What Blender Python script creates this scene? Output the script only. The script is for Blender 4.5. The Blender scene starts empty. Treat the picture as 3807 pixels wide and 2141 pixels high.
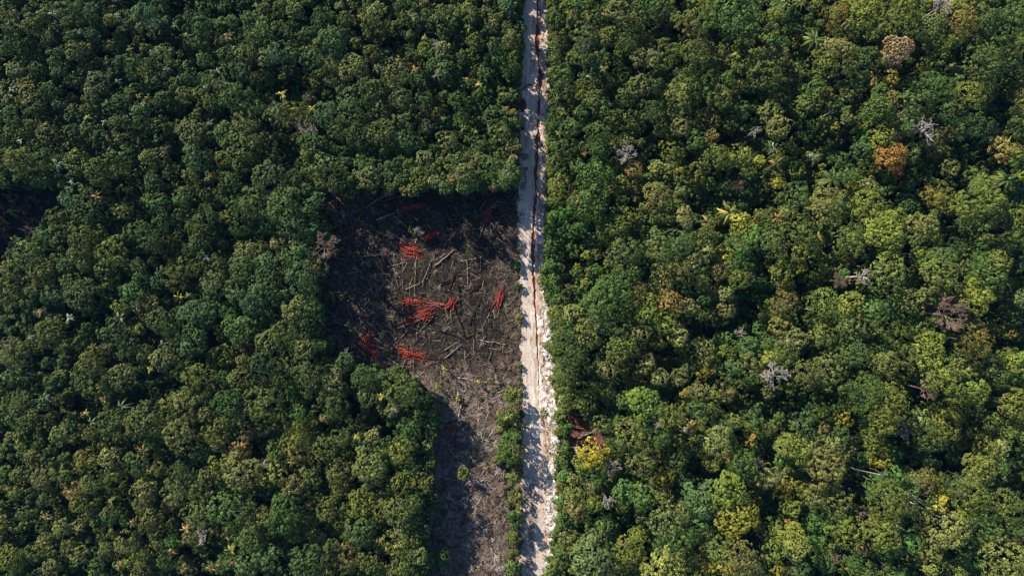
import bpy, math, random
import numpy as np
rng = np.random.default_rng(7)
random.seed(7)
R = math.radians
scene = bpy.context.scene

# ------------------------------------------------------------------ camera, sky, sun, exposure
H = 203.0                      # flying height above the ground
S = 0.08                       # metres on the ground per pixel of the photograph
CX, CY = 1903.5, 1070.5
cam_d = bpy.data.cameras.new("camera")
cam = bpy.data.objects.new("camera", cam_d)
scene.collection.objects.link(cam)
cam.location = (0, 0, H)
cam.rotation_euler = (0, 0, 0)
cam_d.sensor_fit = 'HORIZONTAL'
cam_d.angle = 2 * math.atan((3807 * S / 2) / H)
cam_d.clip_start = 1.0
cam_d.clip_end = 5000
scene.camera = cam

SUN_EL = 30.0
SUN_DIR = np.array([-0.69, 0.72])          # towards the sun, seen from above
az = math.atan2(SUN_DIR[0], SUN_DIR[1])    # clockwise from +Y
world = bpy.data.worlds.new("World")
scene.world = world
world.use_nodes = True
wn = world.node_tree
bg = wn.nodes['Background']
sky = wn.nodes.new('ShaderNodeTexSky')
sky.sky_type = 'NISHITA'
sky.sun_disc = False
sky.sun_elevation = R(SUN_EL)
sky.sun_rotation = az
wn.links.new(sky.outputs[0], bg.inputs[0])
sky.ozone_density = 4.0
sky.dust_density = 0.3
bg.inputs[1].default_value = 0.085
sun_d = bpy.data.lights.new("sun", 'SUN')
sun_d.energy = 5.0
sun_d.angle = R(0.5)
sun_d.color = (1.0, 0.90, 0.74)
sun = bpy.data.objects.new("sun", sun_d)
scene.collection.objects.link(sun)
from mathutils import Vector
sv = Vector((math.sin(az) * math.cos(R(SUN_EL)), math.cos(az) * math.cos(R(SUN_EL)), math.sin(R(SUN_EL))))
sun.rotation_euler = sv.to_track_quat('Z', 'Y').to_euler()
sun.location = (-60, 60, 80)

scene.view_settings.view_transform = 'Standard'
scene.view_settings.look = 'None'
scene.view_settings.gamma = 1
scene.view_settings.exposure = 0.62
scene.cycles.max_bounces = 4
scene.cycles.diffuse_bounces = 1
scene.cycles.glossy_bounces = 1
scene.cycles.transmission_bounces = 2
scene.cycles.transparent_max_bounces = 2
scene.cycles.use_denoising = True
scene.cycles.denoiser = 'OPENIMAGEDENOISE'
scene.cycles.denoising_input_passes = 'RGB_ALBEDO_NORMAL'
scene.cycles.denoising_prefilter = 'ACCURATE'
scene.cycles.filter_width = 1.3
scene.cycles.sample_clamp_direct = 1.6
scene.cycles.sample_clamp_indirect = 1.0

# ------------------------------------------------------------------ helpers
col = scene.collection

def px2w(u, v, z=0.0):
    """pixel of the photograph -> world x, y of the point at height z that stands there"""
    k = (H - z) / H
    return (u - CX) * S * k, (CY - v) * S * k

def w2px(x, y, z=0.0):
    k = H / (H - z)
    return x * k / S + CX, CY - y * k / S

def _hash(ix, iy, seed):
    n = (ix.astype(np.int64) * 374761393 + iy.astype(np.int64) * 668265263 + seed * 974634777) & 0x7fffffff
    n = ((n ^ (n >> 13)) * 1274126177) & 0x7fffffff
    n = (n ^ (n >> 16)) & 0xffffff
    return n / float(0xffffff)

def vnoise(x, y, seed=0):
    x = np.asarray(x, float); y = np.asarray(y, float)
    ix = np.floor(x); iy = np.floor(y)
    fx = x - ix; fy = y - iy
    fx = fx * fx * (3 - 2 * fx); fy = fy * fy * (3 - 2 * fy)
    a = _hash(ix, iy, seed); b = _hash(ix + 1, iy, seed)
    c = _hash(ix, iy + 1, seed); d = _hash(ix + 1, iy + 1, seed)
    return (a * (1 - fx) + b * fx) * (1 - fy) + (c * (1 - fx) + d * fx) * fy

def fbm(x, y, seed=0, octaves=4):
    t = 0; amp = 0.5; s = 0
    for k in range(octaves):
        t = t + amp * vnoise(x * 2 ** k, y * 2 ** k, seed + 17 * k); s += amp; amp *= 0.5
    return t / s

def sstep(a, b, x):
    t = np.clip((x - a) / (b - a), 0, 1)
    return t * t * (3 - 2 * t)

def in_poly(u, v, poly):
    u = np.asarray(u, float); v = np.asarray(v, float)
    ins = np.zeros(np.broadcast(u, v).shape, bool)
    n = len(poly)
    for i in range(n):
        x0, y0 = poly[i]; x1, y1 = poly[(i + 1) % n]
        if y0 == y1: continue
        c = ((y0 > v) != (y1 > v)) & (u < (x1 - x0) * (v - y0) / (y1 - y0) + x0)
        ins ^= c
    return ins

def make_mesh(name, verts, faces, mats, mat_idx=None, fattr=None, vattr=None, smooth=False):
    """faces: (n,k) array or list of such arrays"""
    me = bpy.data.meshes.new(name)
    if not isinstance(faces, list): faces = [faces]
    faces = [f for f in faces if len(f)]
    verts = np.asarray(verts, np.float32)
    me.vertices.add(len(verts)); me.vertices.foreach_set('co', verts.ravel())
    nl = sum(f.size for f in faces); nf = sum(len(f) for f in faces)
    me.loops.add(nl); me.polygons.add(nf)
    me.loops.foreach_set('vertex_index', np.concatenate([f.ravel() for f in faces]).astype(np.int32))
    tot = np.concatenate([np.full(len(f), f.shape[1], np.int32) for f in faces])
    st = np.concatenate([[0], np.cumsum(tot)[:-1]]).astype(np.int32)
    me.polygons.foreach_set('loop_start', st)
    for m in mats: me.materials.append(m)
    if mat_idx is not None: me.polygons.foreach_set('material_index', np.asarray(mat_idx, np.int32))
    for dom, dct in (('FACE', fattr), ('POINT', vattr)):
        for k, a in (dct or {}).items():
            a = np.asarray(a, np.float32)
            if a.ndim == 1:
                me.attributes.new(k, 'FLOAT', dom).data.foreach_set('value', a)
            else:
                me.attributes.new(k, 'FLOAT_VECTOR', dom).data.foreach_set('vector', a[:, :3].ravel())
    me.update(calc_edges=True)
    if smooth: me.polygons.foreach_set('use_smooth', np.ones(nf, bool))
    me.validate()
    return me

def link(name, data, parent=None, loc=(0, 0, 0), rot=(0, 0, 0), scale=(1, 1, 1)):
    o = bpy.data.objects.new(name, data)
    col.objects.link(o)
    if parent: o.parent = parent
    o.location = loc; o.rotation_euler = rot; o.scale = scale
    return o

def tag(o, label=None, cat=None, group=None, kind=None):
    if label: o['label'] = label
    if cat: o['category'] = cat
    if group: o['group'] = group
    if kind: o['kind'] = kind
    return o

def frames(D):
    D = D / np.maximum(np.linalg.norm(D, axis=1, keepdims=True), 1e-9)
    up = np.where(np.abs(D[:, 2:3]) > 0.9, [[1.0, 0, 0]], [[0, 0, 1.0]])
    U = np.cross(D, up); U /= np.linalg.norm(U, axis=1, keepdims=True)
    V = np.cross(D, U)
    return D, U, V

def sticks(P0, P1, r0, r1, sides=4, cap=True):
    """tapered prisms between points; returns verts, list of face arrays, owner of each face"""
    P0 = np.asarray(P0, float); P1 = np.asarray(P1, float); n = len(P0)
    r0 = np.broadcast_to(r0, n); r1 = np.broadcast_to(r1, n)
    D, U, V = frames(P1 - P0)
    a = np.arange(sides) * 2 * np.pi / sides
    ring = np.cos(a)[None, :, None] * U[:, None] + np.sin(a)[None, :, None] * V[:, None]
    A = P0[:, None] + ring * r0[:, None, None]; B = P1[:, None] + ring * r1[:, None, None]
    verts = np.concatenate([A, B], 1).reshape(-1, 3)
    base = (np.arange(n) * 2 * sides)[:, None, None]
    i = np.arange(sides); j = (i + 1) % sides
    q = np.stack([i, i + sides, j + sides, j], 1)[None] + base
    faces = [q.reshape(-1, 4)]; own = [np.repeat(np.arange(n), sides)]
    if cap:
        c = np.arange(sides)[None] + base[:, :, 0] + sides
        c0 = np.arange(sides)[::-1][None] + base[:, :, 0]
        faces += [np.concatenate([c, c0])]; own += [np.concatenate([np.arange(n)] * 2)]
    return verts, faces, np.concatenate(own)

# ------------------------------------------------------------------ materials
def nodes_of(name):
    m = bpy.data.materials.new(name); m.use_nodes = True
    nt = m.node_tree
    return m, nt, nt.nodes['Principled BSDF'], nt.nodes['Material Output']

def add(nt, t, **kw):
    n = nt.nodes.new(t)
    for k, v in kw.items(): setattr(n, k, v)
    return n

def leaf_material(name, trans=0.07, spec=0.2, patch=.38):
    m, nt, bs, out = nodes_of(name)
    L = nt.links.new
    at = add(nt, 'ShaderNodeAttribute', attribute_type='INSTANCER', attribute_name='tint')
    va = add(nt, 'ShaderNodeAttribute', attribute_type='GEOMETRY', attribute_name='var')
    tc = add(nt, 'ShaderNodeTexCoord')
    nz = add(nt, 'ShaderNodeTexNoise'); nz.inputs['Scale'].default_value = 0.8; nz.inputs['Detail'].default_value = 2
    L(tc.outputs['Object'], nz.inputs['Vector'])
    hs = add(nt, 'ShaderNodeHueSaturation')
    pm = add(nt, 'ShaderNodeMix', data_type='RGBA'); pm.inputs[7].default_value = (.070, .105, .034, 1)
    n2 = add(nt, 'ShaderNodeTexNoise'); n2.inputs['Scale'].default_value = 0.55; n2.inputs['Detail'].default_value = 3
    mv = add(nt, 'ShaderNodeMapping'); mv.inputs['Location'].default_value = (7.3, 2.1, 5.5)
    L(tc.outputs['Object'], mv.inputs[0]); L(mv.outputs[0], n2.inputs['Vector'])
    r2 = add(nt, 'ShaderNodeMapRange'); r2.inputs[1].default_value = .48; r2.inputs[2].default_value = .62; r2.inputs[4].default_value = patch
    L(n2.outputs['Fac'], r2.inputs[0]); L(r2.outputs[0], pm.inputs[0])
    L(at.outputs['Color'], pm.inputs[6]); L(pm.outputs[2], hs.inputs['Color'])
    mr = add(nt, 'ShaderNodeMapRange'); mr.inputs[1].default_value = 0.3; mr.inputs[2].default_value = 0.7
    mr.inputs[3].default_value = 0.53; mr.inputs[4].default_value = 0.475
    L(nz.outputs['Fac'], mr.inputs[0]); L(mr.outputs[0], hs.inputs['Hue'])
    vr = add(nt, 'ShaderNodeMapRange'); vr.inputs[3].default_value = 0.5; vr.inputs[4].default_value = 1.6
    L(va.outputs['Fac'], vr.inputs[0]); L(vr.outputs[0], hs.inputs['Value'])
    L(hs.outputs[0], bs.inputs['Base Color'])
    bs.inputs['Roughness'].default_value = 0.55
    bs.inputs['Specular IOR Level'].default_value = spec
    tr = add(nt, 'ShaderNodeBsdfTranslucent'); L(hs.outputs[0], tr.inputs['Color'])
    mx = add(nt, 'ShaderNodeMixShader'); mx.inputs[0].default_value = trans
    L(bs.outputs[0], mx.inputs[1]); L(tr.outputs[0], mx.inputs[2]); L(mx.outputs[0], out.inputs['Surface'])
    return m

def wood_material(name, c0, c1, scale=3.0, rough=0.85, tint=False):
    m, nt, bs, out = nodes_of(name)
    L = nt.links.new
    tc = add(nt, 'ShaderNodeTexCoord')
    oi = add(nt, 'ShaderNodeObjectInfo')
    va = add(nt, 'ShaderNodeAttribute', attribute_type='GEOMETRY', attribute_name='var')
    nz = add(nt, 'ShaderNodeTexNoise'); nz.inputs['Scale'].default_value = scale; nz.inputs['Detail'].default_value = 4
    mp = add(nt, 'ShaderNodeMapping'); mp.inputs['Scale'].default_value = (3, 3, 0.6)
    L(tc.outputs['Object'], mp.inputs[0]); L(mp.outputs[0], nz.inputs['Vector'])
    r = add(nt, 'ShaderNodeValToRGB')
    r.color_ramp.elements[0].position = 0.3; r.color_ramp.elements[0].color = (*c0, 1)
    r.color_ramp.elements[1].position = 0.7; r.color_ramp.elements[1].color = (*c1, 1)
    mth = add(nt, 'ShaderNodeMath', operation='ADD'); L(nz.outputs['Fac'], mth.inputs[0])
    m2 = add(nt, 'ShaderNodeMath', operation='MULTIPLY_ADD'); L(va.outputs['Fac'], m2.inputs[0])
    m2.inputs[1].default_value = 0.5; m2.inputs[2].default_value = -0.25
    L(m2.outputs[0], mth.inputs[1]); L(mth.outputs[0], r.inputs[0])
    hs = add(nt, 'ShaderNodeHueSaturation'); L(r.outputs[0], hs.inputs['Color'])
    mr = add(nt, 'ShaderNodeMapRange'); mr.inputs[3].default_value = 0.8; mr.inputs[4].default_value = 1.2
    L(oi.outputs['Random'], mr.inputs[0]); L(mr.outputs[0], hs.inputs['Value'])
    L(hs.outputs[0], bs.inputs['Base Color'])
    bs.inputs['Roughness'].default_value = rough
    bs.inputs['Specular IOR Level'].default_value = 0.2
    return m

def ground_material(name, rough=0.95, wet=False, bump=0.25):
    m, nt, bs, out = nodes_of(name)
    L = nt.links.new
    at = add(nt, 'ShaderNodeAttribute', attribute_type='GEOMETRY', attribute_name='soil')
    tc = add(nt, 'ShaderNodeTexCoord')
    nz = add(nt, 'ShaderNodeTexNoise'); nz.inputs['Scale'].default_value = 2.2; nz.inputs['Detail'].default_value = 5
    nz.inputs['Roughness'].default_value = 0.65
    L(tc.outputs['Object'], nz.inputs['Vector'])
    mr = add(nt, 'ShaderNodeMapRange'); mr.inputs[1].default_value = 0.3; mr.inputs[2].default_value = 0.7
    mr.inputs[3].default_value = 0.72; mr.inputs[4].default_value = 1.22
    L(nz.outputs['Fac'], mr.inputs[0])
    hs = add(nt, 'ShaderNodeHueSaturation'); L(at.outputs['Color'], hs.inputs['Color']); L(mr.outputs[0], hs.inputs['Value'])
    L(hs.outputs[0], bs.inputs['Base Color'])
    wa = add(nt, 'ShaderNodeAttribute', attribute_type='GEOMETRY', attribute_name='wet')
    rr = add(nt, 'ShaderNodeMapRange'); rr.inputs[3].default_value = rough; rr.inputs[4].default_value = 0.18
    L(wa.outputs['Fac'], rr.inputs[0]); L(rr.outputs[0], bs.inputs['Roughness'])
    bs.inputs['Specular IOR Level'].default_value = 0.3
    bp = add(nt, 'ShaderNodeBump'); bp.inputs['Strength'].default_value = bump; bp.inputs['Distance'].default_value = 0.15
    L(nz.outputs['Fac'], bp.inputs['Height']); L(bp.outputs[0], bs.inputs['Normal'])
    return m

M_leaf = leaf_material('leaves')
M_frond = leaf_material('palm_fronds', 0.15, 0.3, 0.3)
def palm_mix(m):
    # each frond lies somewhere between deep green and the palm's own bright tint
    nt = m.node_tree; hs = [n for n in nt.nodes if n.type == 'HUE_SAT'][0]
    at = [n for n in nt.nodes if n.type == 'ATTRIBUTE' and n.attribute_name == 'tint'][0]
    va = [n for n in nt.nodes if n.type == 'ATTRIBUTE' and n.attribute_name == 'var'][0]
    mx = nt.nodes.new('ShaderNodeMix'); mx.data_type = 'RGBA'
    mx.inputs[6].default_value = (.06, .12, .03, 1)
    mr = nt.nodes.new('ShaderNodeMapRange'); mr.inputs[1].default_value = .30; mr.inputs[2].default_value = .62
    nt.links.new(va.outputs['Fac'], mr.inputs[0]); nt.links.new(mr.outputs[0], mx.inputs[0])
    nt.links.new(at.outputs['Color'], mx.inputs[7]); nt.links.new(mx.outputs[2], hs.inputs['Color'])
palm_mix(M_frond)
M_bark = wood_material('bark', (0.10, 0.08, 0.06), (0.32, 0.27, 0.21))
M_pale = wood_material('bleached_wood', (0.36, 0.32, 0.285), (0.70, 0.64, 0.59))
M_dry = wood_material('dry_twigs', (0.18, 0.125, 0.095), (0.46, 0.34, 0.27))
M_log = wood_material('felled_wood', (0.26, 0.20, 0.155), (0.66, 0.55, 0.46))
M_char = wood_material('charred_wood', (0.012, 0.010, 0.010), (0.06, 0.045, 0.04))
M_red = wood_material('red_wood', (0.34, 0.045, 0.026), (0.72, 0.17, 0.085))
M_ground = ground_material('soil')

PAL = dict(d=(.030, .060, .022), g=(.060, .100, .032), b=(.056, .104, .052), o=(.102, .116, .032), p=(.135, .150, .068),
           y=(.140, .160, .030), Y=(.25, .225, .032), O=(.20, .130, .038), n=(.150, .122, .066), W=(.33, .27, .03), R=(.22, .108, .038), v=(.058, .126, .034), N=(.215, .145, .115))
PNAME = dict(d='dark green', g='mid green', b='blue green', o='olive green', p='pale grey green', y='yellow green',
             Y='yellow', W='bright yellow', R='rust orange', O='orange brown', n='dull brown', v='vivid green', N='pinkish brown')
def tint_of(code):
    w = np.array([0.62, 0.38] if len(code) == 2 else [1.0])
    return (np.array([PAL[c] for c in code]) * w[:, None]).sum(0)

# ------------------------------------------------------------------ regions of the ground (pixels of the photograph)
CLEAR = [(1215, 700), (1300, 690), (1420, 705), (1560, 712), (1700, 700), (1932, 700), (1935, 1415), (1900, 1440), (1880, 1500), (1868, 1560),
         (1868, 1620), (1848, 1700), (1880, 1730), (1872, 1830), (1900, 1900), (1890, 1990), (1880, 2080), (1890, 2400),
         (1600, 2400), (1592, 2060), (1590, 1950), (1618, 1880), (1612, 1760), (1600, 1660), (1625, 1560), (1590, 1470),
         (1540, 1400), (1480, 1372), (1400, 1372), (1330, 1350), (1290, 1320), (1240, 1290), (1205, 1210), (1185, 1120),
         (1180, 1020), (1215, 960), (1232, 900), (1215, 850), (1180, 790), (1190, 730)]
GAPW = [(-70, 700), (60, 672), (150, 690), (228, 680), (235, 770), (185, 800), (165, 850), (110, 890), (50, 915), (30, 950), (-30, 960), (-70, 900)]
GAPE = [(2082, 1540), (2130, 1530), (2200, 1570), (2255, 1600), (2262, 1660), (2215, 1680), (2180, 1690), (2165, 1740), (2190, 1810),
        (2150, 1820), (2120, 1760), (2105, 1690), (2100, 1620), (2085, 1590)]
ROAD_L = np.array([(-400, 1946), (0, 1943), (323, 1930), (720, 1922), (1008, 1930), (1157, 1937), (1430, 1942), (1719, 1940), (1918, 1935), (2141, 1935), (2500, 1935)], float)
ROAD_R = np.array([(-400, 2030), (0, 2035), (323, 2043), (500, 2036), (720, 2032), (900, 2028), (1008, 2024), (1100, 2035), (1157, 2051), (1300, 2062), (1430, 2072), (1500, 2084), (1719, 2079),
                   (1918, 2081), (2060, 2062), (2141, 2040), (2500, 2020)], float)
DITCH = np.array([(-400, 2000), (0, 1999), (145, 1998), (200, 2000), (273, 2010), (320, 2012), (340, 2005), (390, 2005), (447, 2001), (510, 2000), (570, 1997),
                  (650, 1992), (720, 1992), (785, 1987), (860, 1983), (935, 1982), (1018, 1982), (1078, 1989), (1142, 1989), (1207, 1994), (1300, 2000), (1430, 2004),
                  (1500, 2003), (1600, 2030), (2500, 2030)], float)
DITCH_W = np.array([(-400, 3.2), (0, 3.4), (200, 3.4), (273, 4.5), (340, 2.6), (440, 2.4), (510, 4.6), (600, 4.2), (720, 3.0), (860, 3.0), (935, 3.6), (1018, 4.0), (1078, 2.4),
                    (1142, 2.0), (1207, 2.2), (1300, 1.0), (1500, 0.9), (1600, 0.0), (2500, 0)], float)
def interp(t, v): return np.interp(v, t[:, 0], t[:, 1])

# ------------------------------------------------------------------ ground: one heightfield cut into soil, clearing and road
def build_ground():
    def axis(segs):
        out = [segs[0][0]]
        for a, b, s in segs: out += list(np.linspace(a, b, max(1, int(round((b - a) / s))) + 1)[1:])
        return np.array(out)
    # x: pixel axis; fine around the road, medium in the clearing
    ua = axis([(-6000, -900, 400), (-900, -60, 30), (-60, 280, 6), (280, 1160, 25), (1160, 1900, 4.5), (1900, 2110, 1.8), (2110, 2280, 4.5), (2280, 4600, 30), (4600, 9800, 400)])
    va = axis([(-6000, -900, 400), (-900, -60, 20), (-60, 2260, 3.2), (2260, 3000, 20), (3000, 8000, 400)])
    U, V = np.meshgrid(ua, va)
    # wobble
    X = (U - CX) * S; Y = (CY - V) * S
    n1 = fbm(X / 0.9, Y / 0.9, 3, 4); n2 = fbm(X / 3.5, Y / 3.5, 11, 4); n3 = fbm(X / 0.35, Y / 0.35, 23, 2); n4 = fbm(X / 9, Y / 9, 31, 3)
    wob = (fbm(Y / 1.6, X * 0 + 1.7, 5, 3) - 0.5)
    Lw = interp(ROAD_L, V) + wob * 20 + (n1 - .5) * 14
    Rw = interp(ROAD_R, V) + (fbm(Y / 1.3, X * 0 + 4.2, 8, 4) - 0.5) * 30 + (n1 - .5) * 22
    road = (U > Lw) & (U < Rw)
    clr = in_poly(U, V, CLEAR) | in_poly(U, V, GAPW) | in_poly(U, V, GAPE)
    lower = sstep(1350, 1420, V) * ((U > 1500) & (U < 1940))
    gape = in_poly(U, V, GAPE); gapw = in_poly(U, V, GAPW)
    soil = np.zeros(U.shape + (3,)); wet = np.zeros(U.shape); Z = (n2 - .5) * 0.25
    def mixc(c, w):
        nonlocal soil
        w = np.clip(w, 0, 1)[..., None] if np.ndim(w) else w
        soil = soil * (1 - w) + np.array(c) * w
    # forest floor
    mixc((0.013, 0.018, 0.010), np.ones(U.shape)); mixc((0.022, 0.024, 0.014), sstep(.45, .7, n1))
    # burnt clearing
    c = clr.astype(float)
    burn = np.zeros(U.shape + (3,)); burn[:] = (0.030, 0.022, 0.016)
    def bl(a, cc, w): w = np.clip(w, 0, 1)[..., None]; return a * (1 - w) + np.array(cc) * w
    burn = bl(burn, (0.018, 0.014, 0.013), sstep(.48, .66, n1) * .8)
    burn = bl(burn, (0.070, 0.050, 0.035), sstep(.55, .72, n2) * .6)
    burn = bl(burn, (0.10, 0.078, 0.06), sstep(.64, .78, n3) * .7)
    burn = bl(burn, (0.05, 0.07, 0.02), sstep(.60, .75, fbm(X / 1.3, Y / 1.3, 77, 3)) * .5)
    # greyer rim of the clearing
    low = np.zeros(U.shape + (3,)); low[:] = (0.165, 0.115, 0.09)
    low = bl(low, (0.30, 0.20, 0.16), sstep(.5, .72, n2) * .8)
    low = bl(low, (0.07, 0.05, 0.042), sstep(.46, .62, n1) * .85)
    low = bl(low, (0.28, 0.22, 0.19), sstep(.62, .78, n3) * .7)
    wl = np.clip(lower * .9 + gapw * .15 + sstep(1335, 1360, V) * (1 - sstep(1345, 1385, V)) * .8 * (U > 1560), 0, 1)
    # west side of the clearing is slashed but hardly burnt
    wl = np.clip(wl + .28 * (1 - sstep(1290, 1420, U + (n2 - .5) * 160)) * c + .5 * sstep(1850, 1925, U + (n2 - .5) * 80) * (V < 1500), 0, 1)
    cc = burn * (1 - wl[..., None]) + low * wl[..., None]
    red = np.zeros(U.shape + (3,)); red[:] = (0.16, 0.062, 0.038)
    red = bl(red, (0.27, 0.12, 0.075), sstep(.5, .7, n2)); red = bl(red, (0.05, 0.025, 0.02), sstep(.5, .65, n1) * .8)
    cc = np.where(gape[..., None], red, cc)
    cc = np.where(gapw[..., None], cc * .38, cc)  # tree shade over the western gap painted in by darkening its soil
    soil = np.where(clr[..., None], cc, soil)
    Z = Z + c * ((n1 - .5) * .35 + (n3 - .5) * .15)
    # ---- road
    w = road
    t = (U - Lw) / np.maximum(Rw - Lw, 1)
    dc = interp(DITCH, V) + (fbm(Y / .8, X * 0 + 9, 41, 3) - .5) * 7
    dw = 1.25 * interp(DITCH_W, V) * np.clip(-.35 + 2.7 * fbm(Y / 2.2, X * 0 + 2, 43, 4), .12, 1.7)
    dd = np.abs(U - dc)
    sand = np.zeros(U.shape + (3,)); sand[:] = (0.70, 0.61, 0.535)
    lane = U < dc - 5
    sand = bl(sand, (0.60, 0.47, 0.38), sstep(.4, .65, n2) * .6 * lane)
    streak = fbm(X / .22, Y / 14, 51, 3)
    sand = bl(sand, (0.74, 0.66, 0.58), sstep(.5, .72, streak) * .6 * lane)
    sand = bl(sand, (0.36, 0.27, 0.21), sstep(.6, .8, streak) * .55 * lane)
    # grey and darker streaks along the lane in the north half
    north = 1 - sstep(640, 1060, V + (n4 - .5) * 300)
    sand = bl(sand, (0.50, 0.44, 0.39), north * lane * sstep(.42, .66, fbm(X / .7, Y / 6, 61, 4)) * .8)
    sand = bl(sand, (0.20, 0.18, 0.17), north * lane * sstep(.60, .72, fbm(X / .8, Y / 5, 67, 4)) * .75)
    # strip of litter between the lanes further south
    mid = interp(ROAD_L, V) + np.interp(V, [900, 1100, 1430, 1600, 2141], [38, 36, 40, 45, 40])
    ml = np.exp(-((U - mid) / 9.0) ** 2) * sstep(980, 1060, V)
    sand = bl(sand, (0.22, 0.15, 0.10), ml * sstep(.48, .62, fbm(X / .8, Y / 2.2, 71, 4)) * .9)
    sand = bl(sand, (0.84, 0.80, 0.74), (np.exp(-((U - mid - 2) / 12.0) ** 2)) * sstep(1000, 1100, V) * sstep(.5, .6, fbm(X / 1, Y / 3, 73, 3)) * .8)
    # spoil bank of white sand right of the ditch
    bank = (U > dc + 4) & ~lane
    south = sstep(1080, 1200, V)
    bn = fbm(X / 1.1, Y / 1.1, 81, 4)
    sb = np.zeros(U.shape + (3,)); sb[:] = (0.68, 0.58, 0.51)
    sb = bl(sb, (0.86, 0.83, 0.80), np.clip(sstep(.42, .6, bn) * (0.35 + .65 * south), 0, 1))
    sb = bl(sb, (0.28, 0.19, 0.14), sstep(.54, .70, fbm(X / .6, Y / .9, 83, 4)) * .85)
    sb = bl(sb, (0.42, 0.30, 0.23), sstep(.5, .66, fbm(X / 1.6, Y / 4, 87, 4)) * .75 * (1 - .4 * south))
    sb = bl(sb, (0.34, 0.20, 0.14), sstep(.78, 1.0, t) * sstep(.40, .6, n1) * .8)
    sand = np.where(bank[..., None], sb, sand)
    # far south the left half is overgrown and dark
    og = sstep(1700, 1820, V) * (1 - sstep(.30, .62, t + (n2 - .5) * .5))
    sand = bl(sand, (0.20, 0.16, 0.13), og * sstep(.35, .6, n1) * .85)
    sand = bl(sand, (0.46, 0.27, 0.17), np.exp(-(dd / 15.0) ** 2) * sstep(.46, .62, fbm(X / .9, Y / 3.2, 95, 4)) * .8)
    rut = np.exp(-((t - .16 - .03 * (n4 - .5)) / .025) ** 2) + np.exp(-((t - .36 - .03 * (n4 - .5)) / .025) ** 2)
    sand = bl(sand, (0.42, 0.28, 0.20), rut * lane * sstep(.40, .6, fbm(X / .7, Y / 7, 97, 3)) * .65)
    # orange rim and red ditch water
    rim = np.exp(-(np.maximum(dd - dw, 0) / 2.2) ** 2) * (V < 1250)
    orng = sstep(.40, .6, fbm(Y / 3.5, X * 0, 91, 3)) * sstep(-100, 100, V) * (1 - sstep(340, 420, V)) + .25
    sand = bl(sand, (0.50, 0.17, 0.03), rim * orng)
    inner = (dd < dw)
    sand = np.where(inner[..., None], np.where((V < 1260)[..., None], np.array((0.13, 0.032, 0.018)), np.array((0.10, 0.07, 0.05))), sand)
    wet = np.where(inner & road, .8, wet)
    # cross channel, orange
    pts = [(2012, 318), (1990, 322), (1968, 315), (1955, 325), (1930, 340)]
    dmin = np.full(U.shape, 99.)
    for (a, b), (c2, d2) in zip(pts[:-1], pts[1:]):
        vx, vy = c2 - a, d2 - b; tt = np.clip(((U - a) * vx + (V - b) * vy) / (vx * vx + vy * vy), 0, 1)
        dmin = np.minimum(dmin, np.hypot(U - a - tt * vx, V - b - tt * vy))
    dmin = dmin + (n3 - .5) * 3
    sand = bl(sand, (0.50, 0.20, 0.04), sstep(5.5, 2.5, dmin)); sand = bl(sand, (0.10, 0.025, 0.012), sstep(2.4, 1.2, dmin))
    # puddles: dark red water and wet patches
    pud = np.zeros(U.shape)
    for (pu, pv, ru, rv, k) in [(1943, 393, 14, 27, 1), (1943, 478, 8, 8, 1), (1956, 629, 7, 8, .9), (1950, 583, 15, 14, .8), (1943, 665, 16, 44, .7), (1982, 8, 12, 70, .0)]:
        q = np.hypot((U - pu) / ru, (V - pv) / rv) + (n1 - .5) * .5
        k2 = sstep(1.08, .92, q) * k
        sand = bl(sand, (0.055, 0.022, 0.018) if k > .95 else (0.10, 0.085, 0.085), k2); pud = np.maximum(pud, k2)
    wet = np.maximum(wet, pud * road * .9)
    soil = np.where(road[..., None], sand, soil)
    zr = (n1 - .5) * .06 + (streak - .5) * .05 + 0.1
    zr = np.where(bank, .18 + (bn * .55 + .45 * fbm(X / 2.6, Y / 3.1, 181, 4) - .42) * 1.15 * (0.6 + .5 * south) + (n3 - .5) * .16 * np.clip(np.minimum(t * 0 + (U - dc) / 10, (Rw - U) / 8 + .25), .15, 1), zr)
    zr = zr - .30 * sstep(1.15, .7, dd / np.maximum(dw, .3)) * (dw > .4) - .12 * pud
    Z = np.where(road, zr, Z)
    # grass and litter right beside the road
    near = (~road) & (~clr) & (U > 1890) & (U < 2120)
    soil = np.where((near & (n1 > .5))[..., None], np.array((0.22, 0.15, 0.10)), soil)
    verts = np.stack([X, Y, Z], -1).reshape(-1, 3)
    h, wd = U.shape
    idx = np.arange(h * wd).reshape(h, wd)
    quads = np.stack([idx[:-1, :-1], idx[1:, :-1], idx[1:, 1:], idx[:-1, 1:]], -1)
    cell_road = road[:-1, :-1]; cell_clr = clr[:-1, :-1] & ~cell_road
    sets = [('forest_floor', ~cell_road & ~cell_clr), ('burnt_ground', cell_clr), ('dirt_road', cell_road)]
    for nm, mk in sets:
        f = quads[mk]
        used, inv = np.unique(f, return_inverse=True)
        me = make_mesh(nm, verts[used], inv.reshape(-1, 4), [M_ground], vattr={'soil': soil.reshape(-1, 3)[used], 'wet': wet.ravel()[used]}, smooth=True)
        o = link(nm, me); tag(o, kind='structure')
    return
build_ground()

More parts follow.
